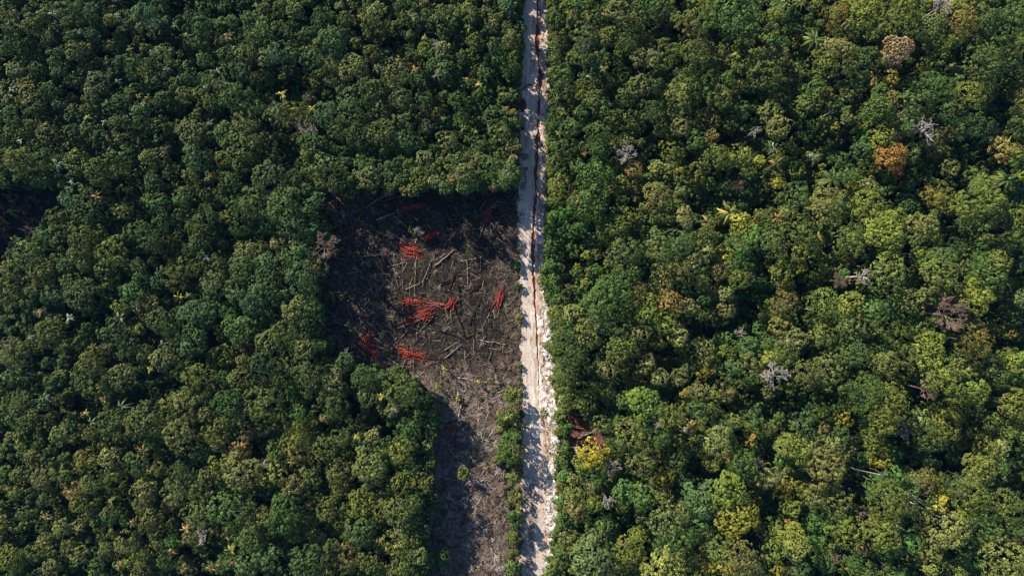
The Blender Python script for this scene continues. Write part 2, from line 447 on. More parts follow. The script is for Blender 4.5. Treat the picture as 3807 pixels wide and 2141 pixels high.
# ------------------------------------------------------------------ crowns
def crown_mesh(name, Rr, style, seed, leaf=0.42):
    """style: 'round' cauliflower heads, 'wide' flat dome of fine lobes, 'loose' ragged. Origin at the middle of the crown"""
    g = np.random.default_rng(seed)
    flat = {'round': 1.0, 'wide': .65, 'loose': .9}[style]
    lobr = {'round': .42, 'wide': .30, 'loose': .30}[style]
    nl = {'round': max(5, int(4 + Rr * 2.2)), 'wide': int(10 + Rr * 5), 'loose': int(8 + Rr * 4)}[style]
    # uneven outline
    ph = g.uniform(0, 6.28, 4); am = g.uniform(.05, .16, 4)
    def outline(a): return 1 + sum(am[k] * np.cos((k + 1) * a + ph[k]) for k in range(4))
    C = []; LR = []
    for i in range(nl):
        # golden-spiral dome, jittered
        zz = 1 - (i + .5) / nl * 1.35
        a = i * 2.399963 + g.uniform(-.35, .35)
        s = math.sqrt(max(0, 1 - min(1, abs(zz)) ** 2))
        rr = (1 - lobr * .8) * outline(a)
        C.append((rr * s * math.cos(a), rr * s * math.sin(a), (zz + g.uniform(-.12, .12)) * flat * (1 - lobr * .5)))
        LR.append(lobr * g.uniform(.75, 1.25))
    C.append((0, 0, .1 if style == 'round' else .12 * flat)); LR.append(.5 if style == 'round' else .42)
    C = np.array(C) * Rr; LR = np.array(LR) * Rr
    # sub lobes
    sc = []; sr = []; sd = []; sl = []
    subr = {'round': (.40, .56), 'wide': (.34, .44), 'loose': (.46, .66)}[style][Rr > 2.6] * (.9 + .25 * ((seed * 7) % 5) / 4)
    for i, (c, r) in enumerate(zip(C, LR)):
        n = max(6, int(2.3 * (r / subr) ** 2 * (1.0 if style != 'loose' else .75)))
        d = g.normal(size=(n, 3)); d[:, 2] = np.abs(d[:, 2]) * 1.0 - .35 * (g.random(n) < .4); d += (c / Rr) * .7
        d /= np.linalg.norm(d, axis=1, keepdims=True)
        p = c + d * r * g.uniform(.78, 1.06, (n, 1)) * np.array([1, 1, .85])
        sc.append(p); sr.append(subr * g.uniform(.7, 1.25, n)); sd.append(d); sl.append(np.full(n, g.uniform(.25, .75)))
    sc = np.concatenate(sc); sr = np.concatenate(sr); sd = np.concatenate(sd); sl = np.concatenate(sl)
    # drop sub lobes buried in another lobe
    dist = np.linalg.norm(sc[:, None] - C[None], axis=2) / LR[None]
    keep = dist.min(1) > .70
    sc, sr, sd, sl = sc[keep], sr[keep], sd[keep], sl[keep]
    per = 12
    n = len(sc) * per
    ci = np.repeat(np.arange(len(sc)), per)
    d = g.normal(size=(n, 3)) * .8 + sd[ci] * 1.25 + np.array([0, 0, .25]); d /= np.linalg.norm(d, axis=1, keepdims=True)
    P = sc[ci] + d * (sr[ci] * g.uniform(.84, 1.06, n))[:, None]
    nrm = d + g.normal(size=(n, 3)) * .15; nrm /= np.linalg.norm(nrm, axis=1, keepdims=True)
    _, U, V = frames(nrm)
    a = g.uniform(0, 6.28, n)[:, None]
    T = U * np.cos(a) + V * np.sin(a); B = np.cross(nrm, T)
    L = (leaf * g.uniform(.65, 1.25, n))[:, None]; W = L * g.uniform(.45, .75, (n, 1))
    q = np.stack([P - T * L * .5, P - B * W * .5 + T * L * .05, P + T * L * .5, P + B * W * .5 + T * L * .05], 1).reshape(-1, 3)
    f = np.arange(n * 4).reshape(n, 4)
    var = np.clip(sl[ci] + g.normal(0, .035, n) + np.repeat(g.normal(0, .13, len(sc)), per), 0, 1)
    return q, f, var

STYLES = [('round', 1.3), ('round', 1.3), ('loose', 1.3), ('round', 2.1), ('loose', 2.1), ('wide', 2.1), ('round', 2.1),
          ('round', 3.1), ('wide', 3.1), ('loose', 3.1), ('round', 3.1), ('wide', 4.4), ('round', 4.4), ('loose', 4.4), ('wide', 4.4)]
CROWNS = []
for i, (st, rr) in enumerate(STYLES):
    q, f, var = crown_mesh('crown', rr, st, 100 + i)
    me = make_mesh('crown', q, f, [M_leaf], fattr={'var': var})
    CROWNS.append((me, rr, st, q, f, var))
print('crown faces', [len(c[4]) for c in CROWNS])

def limbs(seed, Rr, ht, r0, nb=6):
    """trunk from z=0 to ht with limbs spreading into the crown; returns stick arrays"""
    g = np.random.default_rng(seed)
    P0, P1, A, B = [], [], [], []
    p = np.array([0, 0, -.3]); k = 5
    for i in range(k):
        q = np.array([g.normal(0, .12), g.normal(0, .12), ht * (i + 1) / k])
        P0.append(p); P1.append(q); A.append(r0 * (1 - .11 * i)); B.append(r0 * (1 - .11 * (i + 1))); p = q
    for b in range(nb):
        a = b * 6.283 / nb + g.uniform(-.3, .3); s = np.array([0, 0, ht * g.uniform(.72, .98)])
        m = s + np.array([math.cos(a), math.sin(a), 1.1]) * Rr * .35; e = m + np.array([math.cos(a), math.sin(a), .35]) * Rr * .4
        P0 += [s, m]; P1 += [m, e]; A += [r0 * .4, r0 * .26]; B += [r0 * .26, r0 * .1]
    return np.array(P0), np.array(P1), np.array(A), np.array(B)
TRUNKS = []
for i, (rr, ht) in enumerate([(1.3, 6.5), (2.1, 7.5), (3.1, 8.5), (4.4, 9.5)]):
    v, f, own = sticks(*limbs(40 + i, rr, ht, .07 + .045 * rr), sides=6)
    TRUNKS.append((make_mesh('trunk', v, f, [M_bark], smooth=True), rr, ht))

# ------------------------------------------------------------------ where the trees stand: read off the photograph tile by tile
TILES = []
def T(ox, oy, k, s): TILES.append((ox, oy, k, s))
K = 2.0125
T(0, 0, K, "105 140 50 p,530 75 80 g,610 130 60 d,710 105 65 d,510 185 40 o,100 225 55 g,245 210 55 o,330 140 50 o,365 290 40 p,550 290 50 g,640 380 60 o,550 390 65 op,440 430 60 g,750 620 75 pb,700 720 50 pb,215 720 70 on,200 635 50 yO,375 680 60 g,280 770 70 pg,125 545 55 p,110 890 75 g,320 910 55 g,215 1005 50 yo,370 1005 70 on,560 880 55 d,545 1010 65 g,665 975 50 g,925 770 65 dv,830 810 50 g,905 930 65 g,1055 870 75 g,1030 990 50 o,735 1030 50 g,1235 415 65 gp,1080 90 70 b,1500 310 50 g,1350 625 50 g,1380 710 50 o,1500 710 50 o,1580 770 50 o,1560 610 60 v,1230 740 50 g,1310 790 50 g,1440 1000 100 po,1480 1180 90 bg,1340 940 38 o,1260 960 40 o,1130 1200 70 o,910 1180 75 g,1245 1130 32 p,595 1220 80 og,750 1290 95 og,950 1260 45 on,140 1200 90 o,330 1240 40 yo,300 1370 45 g,1160 1370 60 b,1430 1320 55 yo,570 1330 50 g,520 1410 50 b,660 1430 50 g,1090 540 45 y,850 345 40 p,1010 480 60 g,700 270 50 g,1530 460 45 g,60 350 60 g,1430 560 45 g,1500 190 70 vd,30 1060 60 g,1150 620 50 g,650 540 55 gb,560 600 50 g,900 480 45 b,450 560 50 d,200 380 55 g,280 520 45 g,60 130 45 o,750 200 55 d,450 790 45 b,1000 570 40 g")
T(800, 0, K, "1215 110 75 po,1230 210 50 o,870 310 95 gb,380 230 80 g,135 170 45 g,90 410 60 g,235 400 70 od,360 440 60 p,470 410 70 b,580 420 55 g,200 530 75 g,335 590 60 o,530 560 55 o,800 150 70 dg,970 150 50 o,740 440 70 g,890 500 60 p,1040 520 95 po,780 600 65 o,1120 625 35 v,1350 570 95 po,1175 400 60 o,1190 690 90 go,1020 760 85 g,1060 850 95 g,850 860 95 b,610 850 70 yo,680 940 70 pn,470 860 70 pb,55 760 40 v,160 720 90 g,240 930 85 po,290 830 70 g,80 990 70 g,380 1060 65 p,200 1110 120 go,70 1190 60 o,165 1215 50 vg,420 1190 75 o,40 1310 40 g,130 1370 75 g,420 1330 110 bp,600 1370 90 g,700 1190 65 yo,730 1080 90 g,870 1110 40 g,830 1250 80 gp,910 980 60 o,1080 1010 90 gd,1260 1020 100 og,1430 1060 75 bv,1420 900 80 og,1570 950 50 p,1160 1330 70 po,1390 740 70 pg,1060 330 40 yg,1150 270 35 o,1570 1200 60 p,1560 1370 50 yo,1560 380 50 y,705 745 40 p,600 90 55 og,500 60 50 g,260 150 50 g,1480 430 50 g,1560 760 60 g,1240 820 70 gp,1110 1180 45 g,300 300 60 g,530 260 50 d,30 650 50 p,700 250 45 g,950 650 50 p,1400 60 60 g,1500 600 50 g")
T(1600, 0, K, "580 50 55 b,90 240 50 g,95 380 55 p,340 320 60 o,480 340 50 g,600 310 55 on,590 500 60 g,100 550 55 g,210 760 60 g,480 880 75 g,130 1060 65 p,530 1000 65 og,260 870 50 g,590 1320 75 g,260 1290 60 p,440 1240 60 g,30 1360 40 p,620 1110 55 pn,370 1090 60 g,220 1200 50 g,90 100 50 og,240 440 50 g,420 540 50 g,510 420 45 gv,310 160 50 g,930 170 65 g,1410 80 80 po,1530 180 65 po,1340 280 65 yo,1150 290 80 pg,960 340 60 g,960 460 70 gp,990 570 70 g,1470 320 60 g,1570 440 60 p,1020 700 80 g,1140 440 60 g,1330 620 60 o,1220 760 70 og,1450 730 60 g,1560 650 70 po,930 940 75 vd,1050 960 60 g,1380 900 70 og,1510 870 50 o,1250 1000 80 g,1450 1060 50 p,1000 1120 100 g,940 1230 60 og,1260 1110 80 g,1270 1210 50 v,1200 1340 110 vg,960 1380 70 o,1520 1270 60 nO,1100 50 50 v,1250 150 60 g,1030 60 50 yg,1560 60 50 g,1100 1260 50 g,1430 560 60 g,1240 460 55 gp,1130 850 50 g,1430 1380 60 o,1350 1300 50 g")
T(2400, 0, K, "430 20 70 yo,700 90 120 gv,100 80 70 g,470 150 60 g,330 220 70 on,420 260 30 yO,1010 70 80 gp,950 150 60 yo,1410 150 90 Oo,1500 60 60 yO,1010 340 50 v,950 290 45 g,1200 360 30 Y,370 440 95 og,570 400 55 on,180 420 70 og,800 480 60 y,970 440 90 pn,880 560 120 og,1310 500 100 yg,1470 390 80 pn,1520 500 60 gp,590 610 70 g,300 660 100 og,230 730 80 op,460 690 50 gv,560 740 75 og,690 660 60 o,710 830 60 gb,880 690 50 g,1000 710 70 on,1150 690 60 vg,1270 670 60 g,1340 710 50 nO,1180 800 80 og,930 850 75 po,1500 720 50 p,1500 900 40 pb,1410 950 30 Y,1320 930 50 o,500 910 55 no,610 940 50 pb,120 970 50 g,250 960 60 pn,370 1060 65 g,250 830 80 gp,490 1030 50 no,1000 950 80 on,510 1180 95 og,700 1180 85 yg,850 1210 40 Yy,200 1150 70 yo,350 1310 75 oy,1130 1270 60 yg,1000 1370 40 Yy,1500 1290 60 g,1140 1430 60 bg,80 1260 50 py,100 1420 40 p,60 830 60 d,40 450 60 po,480 470 45 g,1100 140 60 d,60 650 50 gd,1100 560 60 on,700 500 55 og,780 640 55 og,620 260 50 d,770 250 55 g")
T(3007, 0, K, "430 100 100 oy,650 130 130 yg,880 210 90 gp,950 330 80 yg,1150 170 90 Oo,1130 270 60 og,1320 150 95 g,1450 200 115 gv,1300 380 90 g,1290 500 115 go,1290 600 80 g,1500 360 60 og,1530 450 50 p,640 380 92 N,625 470 58 Nn,440 440 80 g,380 600 60 g,610 600 55 Oo,870 500 60 yo,900 580 60 g,750 680 75 gd,950 690 95 vg,540 700 60 gv,620 750 55 no,500 820 90 vy,740 770 75 gp,720 920 80 g,630 900 50 yo,1190 720 90 yo,1320 690 70 og,1060 860 90 g,1250 940 80 gb,1580 820 60 o,1550 960 70 g,1580 700 60 no,530 1030 80 yo,390 1130 65 b,610 1180 92 R,660 1290 42 R,740 1160 70 g,900 1050 70 pn,1010 1020 60 on,1010 1150 45 o,470 1240 60 og,1050 1260 60 po,1240 1330 70 go,1300 1400 80 go,1430 1130 80 On,1530 1150 70 yo,1590 1290 60 yg,930 1120 60 p,750 1390 30 v,440 1390 60 p,330 1400 50 Yo,300 1320 60 g,1190 60 60 on,720 30 90 yg,1590 100 60 g,160 370 80 pn,1070 60 50 yo,1460 480 80 g,1100 620 50 g,880 760 60 d,240 1200 55 d,1580 570 60 og,280 900 45 p")
T(0, 710, K, "560 70 85 bg,650 150 110 g,430 200 60 on,800 80 35 p,1200 100 70 g,1380 50 70 g,1380 170 50 g,1540 190 80 g,1110 60 40 yg,930 150 60 o,1230 230 60 g,1000 320 60 g,1130 370 70 gd,1230 410 90 go,1490 290 75 oy,1500 390 70 g,350 350 70 g,270 430 50 g,540 290 60 g,650 380 110 oy,640 490 90 gp,860 460 100 oy,820 570 80 od,230 500 90 g,310 610 90 oy,100 590 70 po,50 690 35 oy,60 760 80 o,400 780 65 b,630 770 110 gp,540 690 65 g,250 740 50 p,840 680 55 oy,1000 770 75 vd,1060 670 60 vb,1040 560 50 p,920 880 55 o,1110 870 85 no,1360 590 80 o,1480 580 60 o,1300 690 60 on,1450 940 100 bg,1560 900 60 b,1220 970 90 gp,1290 1050 60 g,1450 1120 85 gb,860 1050 85 gd,430 990 60 o,380 1070 90 op,590 1130 55 oy,90 1150 60 po,200 1180 60 o,120 1240 85 p,690 1290 90 o,970 1200 65 g,1090 1210 60 g,1230 1250 80 p,1370 1290 60 g,920 1380 90 p,620 1400 60 g,410 1420 55 g,1480 1400 90 oy,1040 1040 35 y,210 1390 50 g,1570 690 50 p,1580 780 50 dv,1580 330 50 g,660 560 50 gp,490 560 50 g,1100 270 45 g,100 1390 55 vg,460 1380 45 og,350 1290 40 g,960 560 45 g,1180 680 45 b,760 230 50 g")
T(600, 710, K, "720 80 110 gp,560 100 60 vg,850 210 90 vd,930 110 110 g,650 160 90 g,500 210 55 oy,580 290 60 vd,1000 260 90 bp,1120 310 60 v,1030 400 60 po,880 380 60 pn,1055 475 85 vd,750 450 60 g,640 490 90 po,800 540 70 b,610 590 90 g,910 630 35 Oo,1050 660 100 bg,1150 580 80 nd,800 660 90 g,660 650 45 d,420 690 90 pg,570 760 70 bp,770 740 90 bg,700 830 90 b,500 880 60 v,900 780 80 gp,1010 890 90 po,600 1040 100 gv,710 990 80 gv,930 1060 90 og,860 1010 35 v,800 930 50 g,640 1150 55 no,790 1140 80 pg,1080 1180 70 py,460 1240 80 yo,770 1300 90 bd,640 1280 70 on,960 1300 80 og,1110 1370 100 gp,900 1390 70 g,1280 1370 70 p,1380 1280 60 g,1250 1280 40 g,1530 1400 90 gv,600 1400 80 o,470 1400 50 v,1110 130 60 g,1130 760 60 g,1140 870 60 gd,1100 1000 60 gd,430 560 60 og,450 60 40 og,1180 1290 45 g,1400 20 50 y")
T(1900, 710, K, "350 30 70 yo,600 100 120 g,430 150 60 v,340 200 60 v,310 380 55 v,290 290 45 v,420 400 50 vy,340 480 45 v,290 560 42 v,240 690 42 yv,300 745 60 v,340 640 45 v,360 830 60 g,1080 60 100 on,840 70 30 g,890 200 75 oy,780 290 90 og,720 390 65 yp,840 470 110 gp,970 470 80 g,1100 430 80 pg,1250 400 90 bg,1420 360 90 og,1430 450 80 p,1300 180 55 pn,1310 240 40 p,1080 330 50 g,770 740 110 vg,690 830 120 gv,850 800 60 og,670 960 95 bp,470 930 70 py,350 920 65 yo,380 1060 90 g,560 1090 90 op,460 1200 100 g,870 920 50 vy,1010 930 70 yv,1150 990 75 yv,1240 1090 65 p,1130 660 100 po,1250 590 75 on,1350 560 60 pn,1190 830 80 On,960 740 60 no,1040 830 60 o,1440 820 40 v,820 1170 100 og,970 1050 70 pn,1100 1120 60 yo,1000 1290 70 pn,720 1330 75 pn,600 1330 50 vy,430 1340 90 go,830 1320 50 yo,1420 1200 90 po,1110 1390 60 p,1560 600 60 n,370 1420 60 oy,700 230 50 g,640 600 45 vg,560 480 35 y,600 620 30 yv,660 660 30 Yv,490 600 30 yv,550 700 30 yO,530 270 45 v,470 300 50 v,330 1180 50 g,1400 700 60 po,930 620 50 g,1290 700 60 g,1330 870 55 pn,880 1060 50 gd")
T(2400, 710, K, "570 480 70 Yo,700 480 75 vd,650 380 60 gd,710 390 50 np,800 350 85 vg,930 320 60 g,960 400 80 gp,850 180 40 yg,710 250 80 yY,1060 160 60 po,1150 60 80 gv,1340 110 110 on,1350 230 55 v,1150 310 90 og,1250 400 60 g,1160 470 60 yp,1540 430 90 gy,1550 320 70 g,1570 120 60 yo,700 660 65 yg,550 570 60 np,660 570 50 g,1010 620 80 oy,1150 580 45 Yy,1060 710 50 yO,1310 600 75 gy,1300 680 50 g,1030 840 80 no,910 900 60 yg,1340 840 100 gy,1540 850 80 yo,870 1030 60 vg,1020 1010 80 yn,1310 970 90 og,1500 1000 90 g,1280 1070 80 og,1120 1110 70 p,1350 1130 70 og,920 1140 60 vg,780 1170 75 bv,780 1290 85 op,930 1250 50 y,1030 1230 90 og,640 1340 70 bg,330 1320 60 bp,430 1330 70 yO,880 1390 60 o,1200 1370 90 op,1380 1360 90 po,1560 1220 90 gb,600 770 50 p,600 880 60 pn,470 930 60 gp,1490 150 50 g,1000 60 45 g,850 800 50 d,1460 1120 50 g,250 1390 60 p,1460 1250 60 g")
T(3007, 710, K, "430 130 105 yg,920 50 70 Oy,1050 80 80 yo,1040 140 50 y,1290 110 130 gy,1280 190 70 yg,1540 250 100 yg,1420 420 70 og,630 230 90 yg,470 290 85 yv,570 340 110 yg,770 270 85 on,880 260 70 po,300 380 100 og,620 450 50 Oy,830 460 35 y,960 370 45 y,560 620 130 og,970 540 110 g,960 650 110 og,1260 520 100 gv,1390 540 80 yp,1350 640 100 g,1530 560 60 g,1230 690 60 y,1210 800 110 yo,780 830 80 py,950 800 60 g,1210 1120 110 oO,1490 920 80 g,1380 1010 35 y,1500 1050 50 Oo,490 900 85 vg,330 850 80 Oo,120 850 100 g,100 1000 100 og,330 1000 90 pg,810 1020 85 go,620 1050 70 yo,350 1210 85 bp,130 1330 110 pg,550 1210 60 vg,570 1300 90 py,900 1180 110 yg,970 1380 110 yg,720 1240 80 og,1460 1240 60 yg,1570 1290 70 yg,1150 1300 80 po,1230 1350 50 yO,490 1430 60 g,1570 810 55 pb,150 950 60 og,560 140 60 d,1180 250 60 gd,1100 420 60 d,730 120 50 d,700 750 50 gd,1280 1220 60 gd,1430 1400 60 g")
T(0, 1421, K, "215 140 75 od,340 150 55 b,130 250 70 gb,600 40 50 p,720 50 70 go,850 290 85 gd,1080 280 115 gp,1250 170 45 oy,1380 160 85 po,1540 240 50 p,1350 390 100 po,1570 390 60 o,460 400 65 gp,690 390 45 o,650 580 70 oO,830 560 70 p,890 670 60 yp,1060 600 80 g,690 750 65 gp,580 800 70 nO,340 710 75 pn,500 700 50 g,1080 800 80 pn,1330 830 80 pg,1290 770 50 g,1350 660 60 g,1190 640 50 o,600 900 60 yo,830 980 60 g,480 1080 50 p,1070 910 60 p,960 1200 75 po,1130 1030 80 op,800 1270 60 g,1010 1310 70 yo,600 1280 60 p,710 1380 60 g,1490 980 90 pg,1270 910 50 nO,1430 730 45 g,1510 520 60 gb,1160 450 40 v,80 1320 90 yg,330 1220 50 og,530 1230 55 o,1480 820 60 g,1560 700 60 p,400 1380 60 p,1580 60 40 yo,60 200 50 og,400 30 50 g,130 690 45 og,250 560 50 o,350 870 50 g,200 980 45 g,1450 1150 55 p,1250 1330 60 g,1200 1200 50 og,1300 1180 50 vd,900 820 45 g,250 1300 50 g,1090 1400 50 pn,520 330 50 g")
T(800, 1421, K, "100 160 95 vd,370 170 130 go,190 60 35 b,590 70 50 v,720 50 60 gp,900 180 75 gd,890 30 70 p,640 240 60 v,630 330 70 yv,620 400 75 yo,480 510 80 g,620 480 90 on,190 500 70 n,270 360 60 np,200 670 120 po,440 690 80 yp,600 780 80 pn,820 500 90 og,930 430 60 g,710 670 60 op,930 660 80 po,1160 660 110 pg,1440 340 65 vd,1390 520 80 oy,1380 60 110 og,1150 100 70 gp,1320 210 45 p,100 930 115 vg,320 1060 80 no,520 990 130 vd,600 1080 90 yv,700 1030 60 Oo,850 950 80 og,1100 910 100 yg,1080 1110 100 gb,1270 950 80 yo,1400 960 110 gp,1360 1190 85 yp,1520 1300 60 pg,400 1290 80 bg,700 1350 130 gb,250 1350 80 bg,880 1240 60 go,1000 1320 80 no,1130 1320 60 y,1380 1400 70 yg,1560 740 70 yp,1400 750 80 yg,1290 810 60 g,270 1170 90 g,1170 1380 50 g,950 800 60 oy,180 1090 45 vy,1500 1190 30 Yo,1240 1220 50 po,60 600 80 yg,30 450 60 p,1260 500 60 g,1480 100 60 og,1180 400 50 pn,1120 520 60 gp,60 330 60 o,280 930 60 g,780 1160 50 pn,1250 1400 40 yg,100 1330 60 g,1230 680 60 g")
T(1500, 1421, K, "150 750 75 yp,800 490 92 vo,760 520 50 gy,810 150 60 yg,790 260 55 y,450 680 45 y,270 310 35 y,300 1280 50 vy,820 710 42 gp,860 870 36 y,845 1010 36 yg,825 1160 46 yg,815 1270 44 oy,1405 545 92 W,1500 530 55 Wy,1420 680 95 vg,1350 600 70 yv,1220 340 45 v,1200 600 38 v,1200 700 42 v,1290 910 85 no,1220 1140 60 p,1180 1260 50 vy,1200 1310 50 yv,1390 1310 125 bp,1480 320 60 pv,1270 830 60 yg,1190 880 45 v,1130 1130 25 v,1180 1000 40 v,820 1380 50 g,800 90 45 yg,830 370 40 g,60 660 50 gv,80 880 60 g,60 1000 60 g,130 1310 60 gp,60 480 50 g,260 1350 50 g,1100 1400 45 gy,1050 230 28 vg,1500 1050 60 gv,1450 1150 60 pg,1230 50 60 gy,1350 150 80 og,1530 60 60 gp,1410 60 60 go,840 600 40 yg,1420 900 60 yg")
T(2200, 1421, K, "380 140 100 vy,110 60 40 p,300 370 110 py,410 310 60 b,570 250 80 yo,650 265 50 yn,520 390 70 vg,690 510 50 gp,700 560 25 Y,780 200 60 vb,910 240 60 gp,800 70 70 pn,1000 60 80 no,920 80 35 yv,690 85 25 Y,740 330 50 On,950 440 90 pg,990 360 70 g,1200 270 60 bg,1060 290 50 yg,1190 350 60 oy,1190 430 48 O,1130 600 95 gv,1040 570 45 O,360 580 110 po,850 510 50 o,540 700 70 Yy,380 840 85 g,250 830 85 vg,690 730 45 b,830 870 130 b,1030 800 115 yv,1090 1010 130 yY,1220 890 50 oy,560 1020 125 gp,620 1130 120 gv,680 950 60 pn,1330 1090 85 og,1480 1150 90 yo,1490 940 60 yg,1490 1060 45 Oo,1440 780 70 YO,1420 570 50 v,1570 300 80 b,1500 480 100 yg,1570 800 60 y,1300 700 80 po,1100 1320 120 on,890 1370 60 Yo,1020 1380 70 Yo,1200 1410 70 p,1400 1410 60 Yo,1350 1250 70 yv,1530 1230 90 py,850 1180 60 po,850 1040 80 bv,280 1250 100 oy,340 1130 60 yo,560 1370 130 py,710 1310 70 yo,930 1250 80 go,1560 1400 60 bg,160 1390 60 gp,250 130 60 g,200 480 60 g,540 830 60 on,650 600 60 g,900 600 60 o,130 1080 60 gd,1200 720 50 pg")
T(3007, 1421, K, "80 215 50 gy,430 60 110 gv,400 150 90 g,580 90 100 yo,590 180 110 yo,560 280 100 oy,250 270 60 Yo,110 350 40 n,470 420 75 gy,820 280 80 pg,1010 320 110 yo,870 410 100 g,1010 410 70 oy,1240 80 90 gy,1090 180 90 od,1240 260 50 g,1160 360 60 g,1370 290 60 gy,1540 180 90 yo,1540 380 80 gy,1280 400 60 yo,1320 500 80 oy,1440 480 50 p,530 560 75 Yo,620 530 55 v,160 500 90 p,110 650 130 on,200 860 100 po,40 850 70 p,1280 650 100 yp,1420 620 60 g,620 720 85 vg,500 750 70 v,750 800 60 bg,590 870 110 yg,880 700 60 yn,970 710 30 Y,860 780 60 nd,950 800 45 y,1060 770 90 bg,1190 860 110 yg,1440 920 110 og,980 900 55 YO,1100 990 55 Yv,860 1030 70 po,1060 1110 110 po,1300 1080 100 g,240 1010 60 vy,150 1040 80 g,300 1110 110 yg,500 1030 80 yo,560 1140 110 yg,40 1190 60 v,150 1220 60 og,750 1180 80 v,630 1200 90 vg,880 1240 80 yn,990 1200 50 ny,890 1360 70 yp,1210 1310 80 vg,1450 1320 130 py,1070 1410 80 og,330 1340 60 vg,130 1350 60 gv,420 1400 60 g,40 1050 60 v,1590 1430 60 g,1200 730 60 pb,230 400 60 g,720 930 60 p,640 1420 60 g,1560 1100 60 gd")

# dark gaps in the canopy where no tree of any size reaches up
GAPS = []
def GP(ox, oy, s):
    for e in s.split(','):
        x, y, r = [float(q) for q in e.split()]; GAPS.append((ox + x / K, oy + y / K, r / K))
GP(2400, 0, "560 290 70,1120 90 95,1100 420 70,880 1075 85,600 1070 85,1500 1150 90,380 1345 50,1060 1300 50,40 1180 45,780 860 45")
GP(3007, 0, "1480 640 60,1470 740 65,1450 560 45,1440 60 45,1130 420 50,880 420 95,690 520 60,1020 520 50,1420 620 90,1400 790 100,820 1030 45,1230 1080 95,1150 1350 75,900 1260 60,1350 1230 80,560 510 30")
GP(1900, 710, "1000 600 90,850 990 75,1420 1050 105,1150 1190 60,660 1150 60,1450 120 60,430 680 45,380 870 30")
GP(2400, 710, "380 110 85,750 900 120,820 1060 60,1180 720 105,1420 330 60,1060 250 40,1400 430 50,20 570 50,230 330 40,1130 850 50,650 1000 60")
GP(3007, 710, "620 80 75,1080 260 115,1050 430 70,720 560 60,1550 620 70,560 790 60,850 745 40,1400 900 80,960 1250 50,330 1360 80,1400 1150 80,80 600 40,170 560 40,1340 960 50,1390 310 50")
GP(2200, 1421, "980 180 75,1130 150 85,1300 240 85,700 290 40,560 885 55,720 650 115,950 680 60,580 620 50,250 1080 75,1180 1190 85,1330 960 80,1420 1060 50,1130 440 70,1340 530 60,760 1410 70,420 1200 50,1050 1165 50,1570 180 60,400 700 50")
GP(3007, 1421, "850 100 105,350 300 65,150 130 65,700 480 115,1040 650 80,1280 310 40,300 830 90,380 900 60,750 1070 50,1540 800 95,1560 1000 60,700 1330 60,800 870 40,60 1300 40,1500 520 40,1400 90 40,1000 560 50,1180 520 40")
GP(0, 0, "120 440 60,450 1110 45,620 490 40,880 1370 50,1350 1190 60,1330 870 50,490 1240 40,390 880 45,1000 300 30,820 640 35")
GP(800, 0, "600 650 115,400 960 60,540 1160 80,170 1000 50,100 850 40,250 620 60,1150 500 35,1480 700 55,900 690 45,960 1130 60,1400 330 50,1320 130 50,40 900 35,690 800 45,640 480 45")
GP(1600, 0, "40 680 60,570 600 40,160 870 30,1420 560 65,1130 850 60,1080 530 50,300 700 30,40 1200 40,1190 1170 30,1430 890 30")
GP(0, 710, "1400 910 50,1160 1080 65,380 1210 60,1280 510 75,730 690 50,530 430 35,1580 1130 70,840 60 50,1120 1120 50,550 1270 40,1000 420 35")
GP(600, 710, "730 370 40,100 740 60,370 1110 65,520 1170 60,680 1210 50,900 1200 70,560 380 35,1010 1240 50,1160 1280 45,300 1280 60,20 500 50,350 560 35")
GP(0, 1421, "1060 130 80,1240 50 60,640 130 60,1240 880 50,1180 810 40,400 760 40,760 650 40,950 870 60,1300 560 35,1180 1250 40,1500 1300 50")
GP(800, 1421, "350 490 95,330 290 60,830 700 60,1080 760 50,300 870 50,720 1200 60,1270 1300 60,560 130 40,1290 370 50,1030 120 60,840 1100 40,540 650 30")
gap_a = np.array(GAPS)
def in_gap(u, v, k=1.0): return bool((np.hypot(gap_a[:, 0] - u, gap_a[:, 1] - v) < gap_a[:, 2] * k).any())

trees = []      # u, v, radius in metres, code
for ox, oy, k, s in TILES:
    for e in s.split(','):
        x, y, r, c = e.split()
        trees.append((ox + float(x) / k, oy + float(y) / k, float(r) / k * S, c))
# overlapping tiles: drop near duplicates, wider first
trees.sort(key=lambda t: -t[2])
kept = []
for t in trees:
    if all(math.hypot(t[0] - q[0], t[1] - q[1]) * S > .42 * (q[2] + .3 * t[2]) for q in kept): kept.append(t)
trees = kept
print('trees read off', len(trees))

def zone(u, v):
    """tone factor and height of the canopy: the west is darker and lower, the east taller and yellower"""
    w = np.clip((u - 1500) / 900, 0, 1)
    return w
def crown_height(u, v, r, g):
    w = float(zone(u, v))
    h = (7.2 + 1.1 * r) * (1 - w) + (7.6 + 1.75 * r) * w
    h += (float(fbm(u / 170, v / 170, 401, 2)) - .5) * (5 + 9 * w)
    if in_gap(u, v, 1.7): h *= .74
    if 1150 < u < 1940 and 600 < v < 720: h += 3.2
    if 1480 < u < 1935 and 540 < v < 720: h += 1.8
    if 1780 < u < 1940 and v < 560: h -= 1.6
    if 2030 < u < 2120 and v < 780: h = min(h, 6.5)
    if (u < 0 and 600 < v < 1000) or (u < 240 and 560 < v < 690): h += 4.5
    if 1060 < u < 1230 and 700 < v < 1300: h += 3.0
    if 2020 < u < 2270 and 760 < v < 1120: h = 2.6 + r * 1.3
    if 1840 < u < 1945 and v > 1440: h = 1.6 + r * 1.4
    if 2030 < u < 2120 and v > 1500: h = min(h, 2.5 + r * 1.6)
    if in_poly(u, v, CLEAR): h = min(h, 2.0 + r * 1.3)
    return max(r + .6, h + g.uniform(-.9, .9) * (1 + 1.3 * w))
